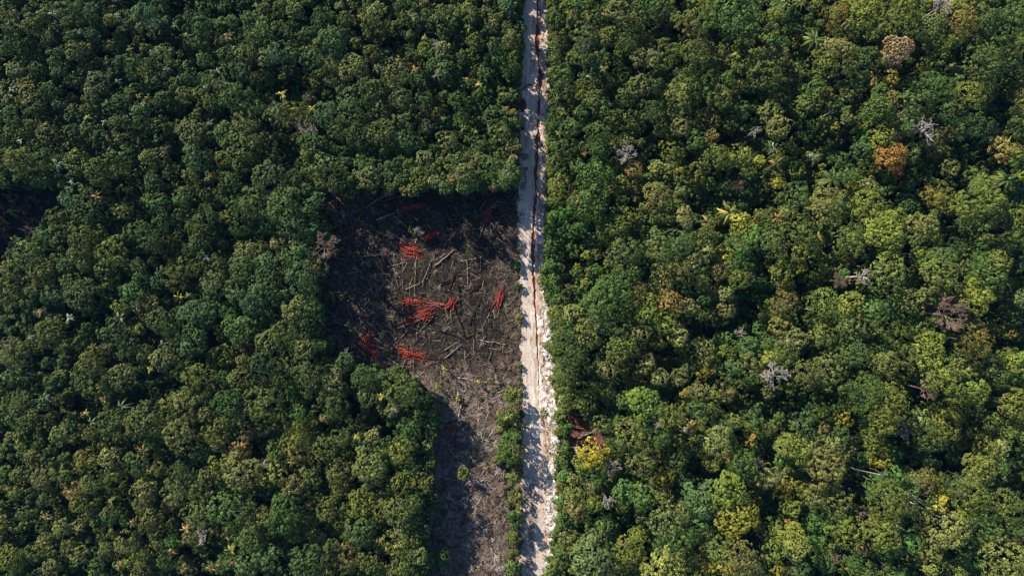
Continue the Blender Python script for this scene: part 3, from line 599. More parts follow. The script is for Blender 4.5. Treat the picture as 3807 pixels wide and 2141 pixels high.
def shade_of(u, v, code, g):
    t = tint_of(code) * g.uniform(.68, 1.35)
    w = float(zone(u, v))
    t = t * (np.array([1.12, 1.13, .84]) * (1 - w) + np.array([1.40, 1.38, .88]) * w)
    if u < 1500 and v > 1500: t = t * np.array([1.2, 1.12, 1.0])
    return t

def pick_crown(r, code, g):
    sizes = [1.3, 2.1, 3.1, 4.4]
    s = min(sizes, key=lambda q: abs(math.log(r * 1.08 / q)))
    if s == 1.3 and r > 1.55: s = 2.1
    want = [i for i, c in enumerate(CROWNS) if c[1] == s]
    if code[0] in 'pnN': want = [i for i in want if CROWNS[i][2] != 'round'] or want
    return int(g.choice(want))

# ---- labels: landmarks others are named from
LANDMARKS = []   # (u, v, phrase)
NIND = 300
g = np.random.default_rng(5)
ind = trees[:NIND]; small = trees[NIND:]

def build_tree(u, v, r, code):
    ci = pick_crown(r, code, g)
    me, rr = CROWNS[ci][0], CROWNS[ci][1]
    sc = r * 1.04 / rr
    hz = crown_height(u, v, r, g)
    x, y = px2w(u, v, hz)
    root = link('broadleaf_tree', None, loc=(x, y, 0))
    root.empty_display_size = .5
    ti = {1.3: 0, 2.1: 1, 3.1: 2, 4.4: 3}[rr]
    cb = max(.8, hz - rr * sc * .45)
    link('trunk', TRUNKS[ti][0], root, scale=(sc, sc, cb / TRUNKS[ti][2]), rot=(0, 0, g.uniform(0, 6.28)))
    cr = link('crown', me, root, loc=(0, 0, hz), rot=(g.normal(0, .06), g.normal(0, .06), g.uniform(0, 6.28)), scale=(sc * g.uniform(.92, 1.1), sc, sc * g.uniform(.85, 1.15)))
    cr['tint'] = [float(q) for q in shade_of(u, v, code, g)]
    return root
TREES = [(build_tree(*t), t) for t in ind]

# ------------------------------------------------------------------ the rest of the forest: one object
def build_canopy():
    """small trees of the list and the closed canopy between them"""
    pts, sc, vid, rot, tint = [], [], [], [], []
    occ = {}
    def cell(u, v): return int(u // 40), int(v // 40)
    for t in trees: occ.setdefault(cell(t[0], t[1]), []).append(t)
    def put(u, v, r, code, hz=None):
        ci = pick_crown(r, code, g)
        if hz is None: hz = crown_height(u, v, r, g)
        x, y = px2w(u, v, hz)
        pts.append((x, y, hz)); sc.append(r * 1.04 / CROWNS[ci][1]); vid.append(ci); rot.append(g.uniform(0, 6.28)); tint.append(shade_of(u, v, code, g))
    for t in small: put(*t)
    # fill between; spacing follows the size of the trees there
    n_try = 60000
    U = g.uniform(-330, 4140, n_try); V = g.uniform(-330, 2470, n_try)
    gap = fbm(U / 95, V / 95, 201, 3)
    clr = in_poly(U, V, CLEAR) | in_poly(U, V, GAPW) | in_poly(U, V, GAPE)
    rd = (U > interp(ROAD_L, V) - 6) & (U < interp(ROAD_R, V) + 8)
    nzc = fbm(U / 260, V / 260, 303, 3); nzd = g.random(n_try)
    grid = {}
    for i in range(n_try):
        u, v = U[i], V[i]
        if clr[i] or rd[i] or in_gap(u, v, 1.2): continue
        if 1870 < u < 1945 and v > 1420 and nzd[i] * 7 % 1 < .75: continue
        w = float(np.clip((u - 1500) / 900, 0, 1))
        shr = (2030 < u < 2250 and 760 < v < 1130)
        left_sm = u < 1500
        r = .75 + 1.25 * g.random() ** 1.8 if left_sm else g.uniform(.9, 1.9)
        if shr: r = g.uniform(.6, 1.1)
        rp = r / S
        low = gap[i] < .51 and not ((u < 440 and 470 < v < 700) or (1080 < u < 1940 and 540 < v < 730) or (1020 < u < 1240 and 700 < v < 1320) or (1420 < u < 1620 and v > 1400) or (1750 < u < 1940 and v < 700))
        ok = True
        cu, cv = cell(u, v)
        for a in (cu - 2, cu - 1, cu, cu + 1, cu + 2):
            for b in (cv - 2, cv - 1, cv, cv + 1, cv + 2):
                for t in occ.get((a, b), ()):
                    if math.hypot(t[0] - u, t[1] - v) < t[2] / S * .98 + rp * .45: ok = False; break
                if not ok: break
                for (uu, vv, q) in grid.get((a, b), ()):
                    if math.hypot(uu - u, vv - v) < (rp + q) * .80: ok = False; break
                if not ok: break
            if not ok: break
        if not ok: continue
        grid.setdefault((cu, cv), []).append((u, v, rp))
        x01 = nzd[i]
        if shr: code = 'g' if x01 < .25 else 'v' if x01 < .5 else 'yv' if x01 < .75 else 'y' if x01 < .9 else 'Yy'
        elif u > 1870 and u < 1945 and v > 1420: code = 'y' if x01 < .5 else 'yv' if x01 < .8 else 'yn'
        elif left_sm: code = 'g' if x01 < .36 else 'gd' if x01 < .52 else 'og' if x01 < .72 else 'b' if x01 < .82 else 'p' if x01 < .94 else 'y'
        else: code = 'g' if x01 < .25 else 'og' if x01 < .48 else 'yg' if x01 < .62 else 'v' if x01 < .70 else 'p' if x01 < .84 else 'n' if x01 < .90 else 'yo' if x01 < .97 else 'yO'
        edge = (1480 < u < 1940 and 580 < v < 730) or (1150 < u < 1940 and 600 < v < 730) or (1060 < u < 1240 and 700 < v < 1320) or (u < 240 and 560 < v < 700)
        hz = crown_height(u, v, r, g) * (g.uniform(.85, 1.0) if edge else g.uniform(.42 - .1 * w, .9 - .15 * w) if not low else .28)
        if low and g.random() < .62: continue
        if shr: hz = 1.4 + r
        put(u, v, r, code, max(hz, 1.2))
    # undergrowth on the forest floor
    n2 = 30000
    U = g.uniform(-300, 4100, n2); V = g.uniform(-300, 2440, n2); g3 = {}
    bad = in_poly(U, V, CLEAR) | in_poly(U, V, GAPW) | in_poly(U, V, GAPE) | ((U > interp(ROAD_L, V) - 12) & (U < interp(ROAD_R, V) + 14))
    for i in range(n2):
        if bad[i]: continue
        u, v = U[i], V[i]; cu, cv = cell(u, v)
        if 1860 < u < 1945 and v > 1420 and g.random() < .75: continue
        if any(math.hypot(a - u, b - v) < 22 for p in (cu - 1, cu, cu + 1) for q in (cv - 1, cv, cv + 1) for (a, b) in g3.get((p, q), ())): continue
        g3.setdefault((cu, cv), []).append((u, v))
        put(u, v, g.uniform(1.0, 1.5), g.choice(['g', 'd', 'og', 'gd']), g.uniform(.8, 3.0) if not in_gap(u, v, .9) else g.uniform(.5, 1.2))
        eg = (1150 < u < 1940 and 540 < v < 735) or (1040 < u < 1235 and 690 < v < 1330) or (1500 < u < 1625 and v > 1400) or (-60 < u < 250 and 560 < v < 700)
        if eg:
            put(u, v, 1.45, 'g', g.uniform(4.0, 5.2)); put(u, v, 1.4, 'gd', g.uniform(6.4, 8.2))  # mid-height crowns added to stop low sun passing under the canopy
        elif g.random() < .45 and not in_gap(u, v, 1.1): put(u, v, g.uniform(1.1, 1.6), g.choice(['g', 'gd', 'og']), g.uniform(3.6, 6.2))  # sparser layer added deeper in, to keep sun off the floor
    # shrubs right at the road's edges
    for i in range(900):
        v = g.uniform(-60, 2200); side = g.random() < .62
        u = interp(ROAD_R, v) + (g.normal(4, 13) if v > 1000 else abs(g.normal(0, 12)) + 2) if side else interp(ROAD_L, v) - g.normal(7, 6)
        if not side and 700 < v < 1420 and g.random() < .8: continue
        if not side and v > 1420 and g.random() < .6: continue
        r = g.uniform(.3, .85)
        put(u, v, r, g.choice(['v', 'yv', 'g', 'yg', 'y', 'on']), r * 1.0 + .2)
    # regrowth spots in the clearings
    for i in range(420):
        u, v = g.uniform(1400, 1935), g.uniform(880, 1500) if i < 360 else g.uniform(1500, 2141)
        if not in_poly(u, v, CLEAR): continue
        r = g.uniform(.10, .26) if v < 1400 else g.uniform(.2, .5)
        put(u, v, r, g.choice(['yv', 'y', 'g', 'v']), r * .6 + .1)
    n = len(pts)
    print('canopy instances', n)
    src = bpy.data.collections.new('canopy_sources')
    for i, (me, rr, st, q, f, var) in enumerate(CROWNS):
        # crown with its own trunk, origin in the crown
        v2, f2, own = sticks(np.array([[0, 0, -12.0], [0, 0, -5.0]]), np.array([[0.1, 0, -5.0], [0, .1, 0.0]]), np.array([.16, .13]), np.array([.13, .06]), sides=5, cap=False)
        vv = np.concatenate([q, v2]); ff = [np.concatenate([f, f2[0] + len(q)])]
        mi = np.concatenate([np.zeros(len(f)), np.ones(len(f2[0]))])
        m2 = make_mesh('canopy', vv, ff, [M_leaf, M_bark], mat_idx=mi, fattr={'var': np.concatenate([var, np.full(len(f2[0]), .5)])})
        o = bpy.data.objects.new('canopy_kind_%02d' % i, m2); src.objects.link(o)
    me = bpy.data.meshes.new('forest_canopy')
    me.vertices.add(n); me.vertices.foreach_set('co', np.array(pts, np.float32).ravel())
    me.attributes.new('vid', 'INT', 'POINT').data.foreach_set('value', np.array(vid, np.int32))
    me.attributes.new('scl', 'FLOAT', 'POINT').data.foreach_set('value', np.array(sc, np.float32))
    me.attributes.new('rotz', 'FLOAT', 'POINT').data.foreach_set('value', np.array(rot, np.float32))
    me.attributes.new('tint', 'FLOAT_VECTOR', 'POINT').data.foreach_set('vector', np.array(tint, np.float32).ravel())
    me.update()
    o = link('forest_canopy', me)
    tag(o, 'closed forest of smaller green trees between and below the larger crowns', 'forest', kind='stuff')
    ng = bpy.data.node_groups.new('forest_canopy', 'GeometryNodeTree')
    ng.interface.new_socket('Geometry', in_out='INPUT', socket_type='NodeSocketGeometry')
    ng.interface.new_socket('Geometry', in_out='OUTPUT', socket_type='NodeSocketGeometry')
    N = ng.nodes.new; L = ng.links.new
    gi = N('NodeGroupInput'); go = N('NodeGroupOutput')
    mp = N('GeometryNodeMeshToPoints'); ip = N('GeometryNodeInstanceOnPoints')
    cinf = N('GeometryNodeCollectionInfo'); cinf.inputs['Collection'].default_value = src
    cinf.inputs['Separate Children'].default_value = True; cinf.inputs['Reset Children'].default_value = True
    def na(nm, t):
        q = N('GeometryNodeInputNamedAttribute'); q.data_type = t; q.inputs['Name'].default_value = nm; return q.outputs[0]
    L(gi.outputs[0], mp.inputs['Mesh']); L(mp.outputs[0], ip.inputs['Points']); L(cinf.outputs[0], ip.inputs['Instance'])
    ip.inputs['Pick Instance'].default_value = True
    L(na('vid', 'INT'), ip.inputs['Instance Index'])
    cb = N('ShaderNodeCombineXYZ'); L(na('rotz', 'FLOAT'), cb.inputs[2])
    er = N('FunctionNodeEulerToRotation'); L(cb.outputs[0], er.inputs[0]); L(er.outputs[0], ip.inputs['Rotation'])
    L(na('scl', 'FLOAT'), ip.inputs['Scale'])
    L(ip.outputs[0], go.inputs[0])
    md = o.modifiers.new('canopy', 'NODES'); md.node_group = ng
build_canopy()
#PART2
# ------------------------------------------------------------------ palms
def frond_arrays(L, W, lift, droop, seed, n=7, saw=True, hue=.5):
    """one frond along +X from the origin: rib rising by `lift` then drooping, blades folded in a V"""
    g2 = np.random.default_rng(seed)
    t = np.linspace(0, 1, n + 1)
    x = L * t * (1 - .10 * t); z = L * (lift * t - droop * t ** 2)
    w = W * np.sin(np.pi * np.clip(t * .9 + .08, 0, 1)) ** .6 + .02
    vs, fs = [], []
    for sgn in (-1, 1):
        for i in range(n):
            b = len(vs)
            s0, s1 = x[i], x[i + 1]
            k = .72 if saw else 1
            fwd = (s1 - s0) * .35 if saw else 0
            vs += [(s0, 0, z[i]), (s0 + (s1 - s0) * k, 0, z[i] + (z[i + 1] - z[i]) * k),
                   (s0 + (s1 - s0) * k + fwd, sgn * w[i + 1], z[i + 1] - w[i + 1] * .45), (s0 + fwd, sgn * w[i], z[i] - w[i] * .45)]
            fs.append((b, b + 1, b + 2, b + 3) if sgn < 0 else (b + 3, b + 2, b + 1, b))
    rib = [((x[i], 0, z[i] + .01), (x[i + 1], 0, z[i + 1] + .01)) for i in range(n)]
    P0 = np.array([r[0] for r in rib]); P1 = np.array([r[1] for r in rib])
    v2, f2, _ = sticks(P0, P1, .03 * L / 2, .022 * L / 2, sides=3, cap=False)
    V = np.concatenate([np.array(vs), v2]); F = [np.concatenate([np.array(fs), f2[0] + len(vs)])]
    return V, F[0], np.full(len(F[0]), hue)

def rosette(nf, L, W, seed, lo=.1, hi=.9):
    g2 = np.random.default_rng(seed)
    Vs, Fs, Vr = [], [], []; off = 0
    for i in range(nf):
        V, F, va = frond_arrays(L * g2.uniform(.55, 1.15), W, g2.uniform(lo, hi), g2.uniform(.5, 1.15), seed * 50 + i, n=5, saw=False, hue=g2.uniform(.2, .75))
        a = i * 6.283 / nf + g2.uniform(-.45, .45)
        c, s = math.cos(a), math.sin(a)
        V = V @ np.array([[c, s, 0], [-s, c, 0], [0, 0, 1]])
        Vs.append(V); Fs.append(F + off); Vr.append(va); off += len(V)
    return np.concatenate(Vs), np.concatenate(Fs), np.concatenate(Vr)
ROS = []
for i in range(5):
    V, F, va = rosette([9, 11, 12, 10, 8][i], 1.0, [.10, .09, .08, .11, .11][i], 60 + i)
    ROS.append(make_mesh('leaf_crown', V, F, [M_frond], fattr={'var': va}))
v, f, _ = sticks(np.array([[0, 0, -.3], [.05, 0, 3.0]]), np.array([[.05, 0, 3.0], [0, 0, 6.0]]), np.array([.13, .10]), np.array([.10, .09]), sides=6)
PTRUNK = make_mesh('trunk', v, f, [M_bark], smooth=True)
PT = dict(g=(.11, .20, .05), y=(.42, .44, .07), Y=(.80, .62, .06), O=(.70, .36, .10), n=(.55, .40, .28), v=(.14, .34, .05), w=(.50, .56, .34))
PN = dict(g='green', y='yellow green', Y='bright yellow', O='orange tipped', n='pale brown', v='vivid green', w='pale green')
PALMS = []
def P(ox, oy, k, s):
    for e in s.split(','):
        q = e.split(); PALMS.append((ox + float(q[0]) / k, oy + float(q[1]) / k, float(q[2]) / k * S, q[3]))
P(0, 0, K, "400 110 40 w,880 120 35 w,1000 130 35 y,1140 170 30 w,1310 190 38 y,1400 270 35 Y,60 490 40 y,90 670 38 w,215 920 40 y,660 880 42 y,780 920 30 w,430 1230 48 w,590 240 28 w,970 370 30 O,1130 400 30 w,880 610 32 w,1040 720 28 O,1110 730 26 O,1070 780 28 w,1550 1330 44 O,1590 540 28 n,1250 520 26 w,1380 490 26 y,530 1370 32 w,150 1060 26 w,1570 920 30 n,1540 650 26 w,170 770 20 Y")
P(800, 0, K, "100 280 34 O,740 310 30 O,690 370 26 y,1090 120 34 O,1490 130 34 y,500 710 46 Y,730 810 38 Y,1570 290 30 y,1370 440 26 O,1500 520 38 O,1160 590 30 O,20 530 30 w,1330 650 28 n,1210 500 26 y,300 40 30 w,130 360 26 w")
P(1600, 0, K, "120 130 34 y,290 210 36 y,470 170 28 O,600 260 34 y,370 640 40 Y,560 720 36 Y,270 600 28 O,100 890 28 y,250 960 34 y,330 980 30 y,440 960 30 w,970 1000 32 y,1040 110 34 Y,1180 130 34 O,1300 100 26 O,1160 1150 26 O,920 370 26 y,1300 520 34 y,1190 580 28 w,1000 840 32 Y,950 730 30 y,1110 1200 24 v")
P(2400, 0, K, "685 410 42 y,950 1110 52 w,980 1220 55 O,1260 1180 50 w")
P(0, 710, K, "50 40 34 n,95 150 45 y,20 230 38 Y,20 285 28 O,95 365 44 y,150 400 30 y,108 455 26 n,190 390 26 w,720 45 46 O,555 220 36 n,820 350 34 w,900 345 34 y,470 40 28 y,1340 790 34 Y,1415 780 30 y,900 950 42 n,520 950 46 w,295 915 24 O,1120 1335 34 Y,1220 1145 38 n,980 1120 28 n,25 1385 38 y,1180 610 32 w,230 1095 26 w,700 1160 26 O")
P(600, 710, K, "905 495 36 Y,1182 745 42 y,1280 790 42 y,1355 775 38 Y,1420 792 28 y,1540 828 34 n,1468 462 34 n,1305 345 30 y,1590 640 32 n,1385 1005 30 n,1345 430 18 v")
P(1200, 660, 1.789, "585 348 24 Y,385 1042 26 Y,815 1275 26 Y,1032 1365 26 Y,763 1390 26 y,330 648 24 n")
P(1900, 710, K, "510 65 40 Y,820 130 34 y,990 205 36 v,650 295 44 y,600 390 46 n,530 430 30 Y,475 240 30 y,480 345 34 y,425 885 28 w,495 555 26 Y")
P(2400, 710, K, "465 232 66 O,980 200 42 O,1290 345 52 Y,1428 490 32 Y,1235 870 34 y,910 335 30 w")
P(3007, 710, K, "325 172 50 Y,85 345 36 Y,205 490 28 Y")
P(0, 1421, K, "775 132 32 O,690 300 40 w,1075 510 48 O,830 880 38 Y,465 660 38 Y,915 180 50 w,350 115 28 w,130 470 36 y,1390 1100 42 O,1285 1265 42 O,1370 1395 38 O,885 1370 40 O,990 1055 34 O,1585 1390 40 O,1065 305 28 Y,45 795 26 O,590 1100 26 O,320 1190 36 O,1200 290 30 Y,645 235 36 Y,350 1010 32 O,95 810 36 y")
P(800, 1421, K, "190 255 44 y,110 230 32 y,190 475 42 O,575 600 40 O,1250 525 38 y,1065 405 38 Y,1240 110 36 Y,110 1170 36 O,195 1190 32 y,120 1255 50 y,210 1005 40 O,950 1240 44 O,690 925 36 O,805 265 30 O,115 1350 32 O,10 1375 26 O,480 1405 20 n")
P(1500, 1421, K, "410 125 28 Y,250 185 32 Y,560 10 26 Y,570 1390 26 O,790 255 46 y,715 240 30 y,480 520 24 y,620 640 24 Y,190 480 22 y")
g = np.random.default_rng(9)
PTREES = []
pk = []
for t in PALMS:
    if all(math.hypot(t[0] - q[0], t[1] - q[1]) > 16 for q in pk): pk.append(t)
for (u, v, r, c) in pk:
    inclr = in_poly(u, v, CLEAR) or in_poly(u, v, GAPW)
    hz = g.uniform(1.6, 3.0) if inclr else crown_height(u, v, 2.2, g) + 2.0
    if 2020 < u < 2270 and 760 < v < 1120: hz = g.uniform(3.5, 5)
    x, y = px2w(u, v, hz)
    root = link('palm_tree', None, loc=(x, y, 0))
    s = r * 1.2
    link('trunk', PTRUNK, root, scale=(.8, .8, hz / 6.0), rot=(0, 0, g.uniform(0, 6)))
    cr = link('leaf_crown', ROS[int(g.integers(0, 5))], root, loc=(0, 0, hz), rot=(g.normal(0, .15), g.normal(0, .15), g.uniform(0, 6.28)), scale=(s, s, s))
    cr['tint'] = [float(q) for q in np.array(PT[c]) * g.uniform(.4, .68)]
    PTREES.append((root, (u, v, r, c)))

# large palms with separate long fronds (pixel, radius in zoomed pixels, colour, description)
FR = []
for i in range(4):
    V, F, va = frond_arrays(1.0, .075, [.55, .25, .75, .4][i], [.75, .6, .95, .8][i], 900 + i, n=16, saw=True, hue=[.5, .65, .4, .8][i])
    FR.append(make_mesh('frond', V, F, [M_frond], fattr={'var': va}))
BIG = [(2400 + 1268 / K, 300 / K, 118, 'g', 'large star shaped palm standing clear above a dark gap'),
       (2400 + 1400 / K, 1345 / K, 105, 'g', 'dark palm with long drooping fronds below the group of yellow crowns'),
       (2400 + 1165 / K, 20 / K, 70, 'y', 'palm with pale fronds cut by the top edge of the photo'),
       (3007 + 1490 / K, 1345 / K, 112, 'g', 'large palm with thick pale fronds near the right edge'),
       (3007 + 1365 / K, 1010 / K, 95, 'd', 'dark shaded palm left of the amber crown at the right'),
       (3007 + 1470 / K, 1075 / K, 70, 'y', 'palm with bright upright fronds behind the amber crown'),
       (2400 + 625 / K, 710 + 165 / K, 88, 'y', 'palm with cream and orange fronds right of the orange palm'),
       (2400 + 1455 / K, 710 + 120 / K, 85, 'g', 'palm with curling fronds beside a brown crown'),
       (3007 + 620 / K, 710 + 900 / K, 98, 'd', 'dark feathery palm left of the big brown bare tree'),
       (3007 + 740 / K, 1421 + 800 / K, 65, 'g', 'small feathery palm among crowns in the lower right')]
for (u, v, r, c, lab) in BIG:
    hz = crown_height(u, v, 3.0, g) + .5
    x, y = px2w(u, v, hz)
    root = link('coconut_palm', None, loc=(x, y, 0))
    tag(root, lab, 'palm', 'large feather leaved palms')
    link('trunk', PTRUNK, root, scale=(1.4, 1.4, hz / 6.0))
    nf = 15; L0 = r / K * S * 1.12
    col_ = {'g': (.12, .16, .04), 'y': (.23, .23, .07), 'd': (.05, .09, .035)}[c]
    for i in range(nf):
        fo = link('frond', FR[i % 4], root, loc=(0, 0, hz), rot=(g.normal(0, .25), g.normal(.05, .3), i * 2.39996 + g.normal(0, .3)), scale=(L0 * g.uniform(.6, 1.1),) * 3)
        q = np.array(col_) * g.uniform(.7, 1.5) * (np.array([1.9, 1.5, .9]) if g.random() < .25 else 1)
        fo['tint'] = [float(min(.85, z)) for z in q]

# ------------------------------------------------------------------ bare dead trees
def branch_sticks(g2, p, d, L, r, depth, out, wander, spread, ratio, kids):
    seg = 3 if depth > 0 else 2
    for i in range(seg):
        d = d + g2.normal(0, wander, 3); d = d / np.linalg.norm(d)
        q = p + d * L / seg
        rr = r * (1 - .16)
        out.append((p, q, r, rr)); p, r = q, rr
        if depth > 0 and i < seg - 1 and g2.random() < .7:
            dd = d + g2.normal(0, spread, 3); dd[2] = abs(dd[2]) * .5; dd /= np.linalg.norm(dd)
            branch_sticks(g2, p, dd, L * ratio * .8, r * .55, depth - 1, out, wander, spread, ratio, kids)
    if depth > 0:
        for k in range(kids):
            dd = d + g2.normal(0, spread, 3); dd /= np.linalg.norm(dd)
            branch_sticks(g2, p, dd, L * ratio, r * .68, depth - 1, out, wander, spread, ratio, kids)

def bare_kind(seed, twiggy):
    """unit-radius crown of limbs from the fork; list of limb meshes"""
    g2 = np.random.default_rng(seed); res = []
    nb = 7
    for b in range(nb):
        a = b * 6.283 / nb + g2.uniform(-.5, .5); out = []
        d = np.array([math.cos(a), math.sin(a), g2.uniform(.35, .9)]); d /= np.linalg.norm(d)
        if twiggy: branch_sticks(g2, np.zeros(3), d, .42, .034, 4, out, .16, .50, .68, 2)
        else: branch_sticks(g2, np.zeros(3), d, .50, .070, 2, out, .30, .65, .62, 2)
        res.append(out)
    return res
BARE = {}
for kk, tw in (('t0', True), ('t1', True), ('g0', False), ('g1', False), ('g2', False)):
    lm = bare_kind(hash(kk) % 1 + {'t0': 301, 't1': 302, 'g0': 311, 'g1': 312, 'g2': 318}[kk], tw)
    for mn, mt in (('pale', M_pale), ('dry', M_dry)):
        ms = []
        for out in lm:
            P0 = np.array([o[0] for o in out]); P1 = np.array([o[1] for o in out])
            r0 = np.maximum([o[2] for o in out], .015); r1 = np.maximum([o[3] for o in out], .012)
            v, f, own = sticks(P0, P1, r0, r1, sides=4 if tw else 5)
            ms.append(make_mesh('limb', v, f, [mt], smooth=False))
        BARE[kk + mn] = ms
BLIST = [  # u, v, radius zoomed px, kind, wood, label
    (2400 + 820 / K, 980 / K, 62, 'g0', 'pale', 'white bare tree with forked branches above a dark gap'),
    (2400 + 690 / K, 1380 / K, 52, 't0', 'dry', 'small grey brown twiggy dead tree below a yellow green crown'),
    (3007 + 1010 / K, 35 / K, 75, 't1', 'pale', 'grey twiggy bare tree at the top edge of the photo'),
    (3007 + 885 / K, 960 / K, 125, 'g1', 'pale', 'large twisted white bare tree in the upper right'),
    (3007 + 705 / K, 850 / K, 72, 'g2', 'pale', 'thin pale bare tree just left of the large twisted white tree'),
    (3007 + 645 / K, 1005 / K, 60, 'g0', 'pale', 'small white crooked bare tree above the rust orange crown'),
    (600 + 1205 / K, 710 + 420 / K, 112, 't0', 'dry', 'wide grey twiggy dead tree at the west edge of the burnt clearing'),
    (600 + 1385 / K, 710 + 1225 / K, 60, 'g1', 'pale', 'white bare tree at the lower left corner of the burnt clearing'),
    (600 + 330 / K, 710 + 500 / K, 38, 'g2', 'pale', 'tiny white bare tree in a dark gap west of the clearing'),
    (2400 + 720 / K, 710 + 1060 / K, 55, 'g0', 'pale', 'slim white forked snag standing in a dark gap'),
    (2400 + 1050 / K, 710 + 1135 / K, 62, 'g1', 'pale', 'white branching snag right of the slim forked snag'),
    (2400 + 985 / K, 710 + 1385 / K, 100, 't1', 'pale', 'silvery twiggy dead tree with a dense pale crown'),
    (3007 + 425 / K, 710 + 640 / K, 85, 'g2', 'pale', 'white bare tree with radiating limbs right of a tan crown'),
    (3007 + 1065 / K, 710 + 930 / K, 145, 't0', 'dry', 'big brown bare tree with dense radiating twigs'),
    (3007 + 245 / K, 710 + 670 / K, 62, 't1', 'dry', 'tan twiggy tree left of the radiating white bare tree'),
    (0 + 1490 / K, 1421 + 1160 / K, 78, 'g1', 'pale', 'white bare tree with many limbs in the lower left'),
    (1500 + 1530 / K, 1421 + 900 / K, 72, 'g2', 'pale', 'white crooked bare tree east of the road near the bottom'),
    (1500 + 1580 / K, 1421 + 640 / K, 68, 't0', 'pale', 'pinkish grey twiggy tree right of the bright yellow tree'),
    (2200 + 500 / K, 1421 + 320 / K, 40, 'g0', 'pale', 'small white snag above a green crown in the lower middle right'),
    (2200 + 695 / K, 1421 + 360 / K, 36, 'g1', 'pale', 'small starry white snag right of the other small snag'),
    (2200 + 1255 / K, 1421 + 600 / K, 55, 'g2', 'dry', 'pale brown snag right of an olive dome crown'),
    (2200 + 1400 / K, 1421 + 720 / K, 42, 'g0', 'pale', 'white branched snag between two dark gaps in the lower right'),
    (3007 + 400 / K, 1421 + 985 / K, 52, 'g1', 'dry', 'brown crooked bare tree at the upper side of yellow green crowns'),
    (3007 + 715 / K, 1421 + 370 / K, 70, 't1', 'pale', 'grey feathery dead tree shaded below a yellow green dome'),
    (3007 + 215 / K, 1421 + 1330 / K, 55, 'g2', 'dry', 'brown leaning bare tree near the bottom in the lower right'),
    (1600 + 1480 / K, 1150 / K, 82, 't0', 'pale', 'grey dead crown of fine twigs right of the road in the upper half'),
    (1600 + 40 / K, 320 / K, 45, 'g0', 'pale', 'white bare tree with an orange lit stem, upper middle left'),
    (1600 + 45 / K, 550 / K, 45, 'g1', 'pale', 'grey white bare tree below the one with an orange lit stem'),
    (1600 + 565 / K, 1300 / K, 58, 'g2', 'pale', 'pale bare tree left of the road just above the clearing'),
    (1600 + 1140 / K, 350 / K, 62, 'g2', 'pale', 'pale bare limbs rising from a grey green crown east of the road'),
    (800 + 680 / K, 950 / K, 75, 't1', 'pale', 'tangled pale twiggy tree beside a yellow olive crown'),
    (800 + 1205 / K, 510 / K, 42, 'g0', 'pale', 'small pale bare tree above the tan crown in the upper left half'),
    (800 + 350 / K, 1421 + 610 / K, 52, 'g1', 'pale', 'white bare tree in a dark gap below the dull brown crown'),
    (800 + 380 / K, 1421 + 370 / K, 28, 'g0', 'pale', 'tiny white snag right of the grey brown crown, lower left'),
    (800 + 1335 / K, 1421 + 200 / K, 40, 'g2', 'pale', 'short white snag west of the lower clearing'),
    (800 + 1350 / K, 1421 + 1130 / K, 40, 'g1', 'pale', 'pale snag rising from a grey green crown near the bottom'),
    (2400 + 50 / K, 420 / K, 62, 't1', 'pale', 'white brushy dead branches in the upper part right of the road'),
    (3007 + 170 / K, 835 / K, 36, 'g0', 'pale', 'small purple grey snag left of the small bright yellow bush'),
    (3007 + 900 / K, 1421 + 60 / K, 90, 't0', 'dry', 'shaded bare twigs at the edge of a dark gap on the right'),
]
def build_bare(u, v, r, kind, wood, lab, hz=None, tilt=(0, 0), name='bare_tree', cat='dead tree'):
    R0 = r / K * S * 1.05
    if hz is None: hz = crown_height(u, v, max(R0, 2.4), g) + 2.6
    x, y = px2w(u, v, hz)
    root = link(name, None, loc=(x, y, 0)); tag(root, lab, cat)
    fz = max(hz - R0 * .5, .5)
    mt = M_pale if wood == 'pale' else M_dry
    rr = .05 * R0 + .06
    vv, ff, _ = sticks(np.array([[0, 0, -.3], [.1, 0, fz * .5]]), np.array([[.1, 0, fz * .5], [0, 0, fz + .1]]), np.array([rr * 1.5, rr * 1.2]), np.array([rr * 1.2, rr]), sides=7)
    link('trunk', make_mesh('trunk', vv, ff, [mt], smooth=True), root)
    rz = g.uniform(0, 6.28)
    for me in BARE[kind + wood]: link('limb', me, root, loc=(0, 0, fz), rot=(0, 0, rz), scale=(R0, R0, R0 * .9))
    return root
BROOTS = [build_bare(*b) for b in BLIST]

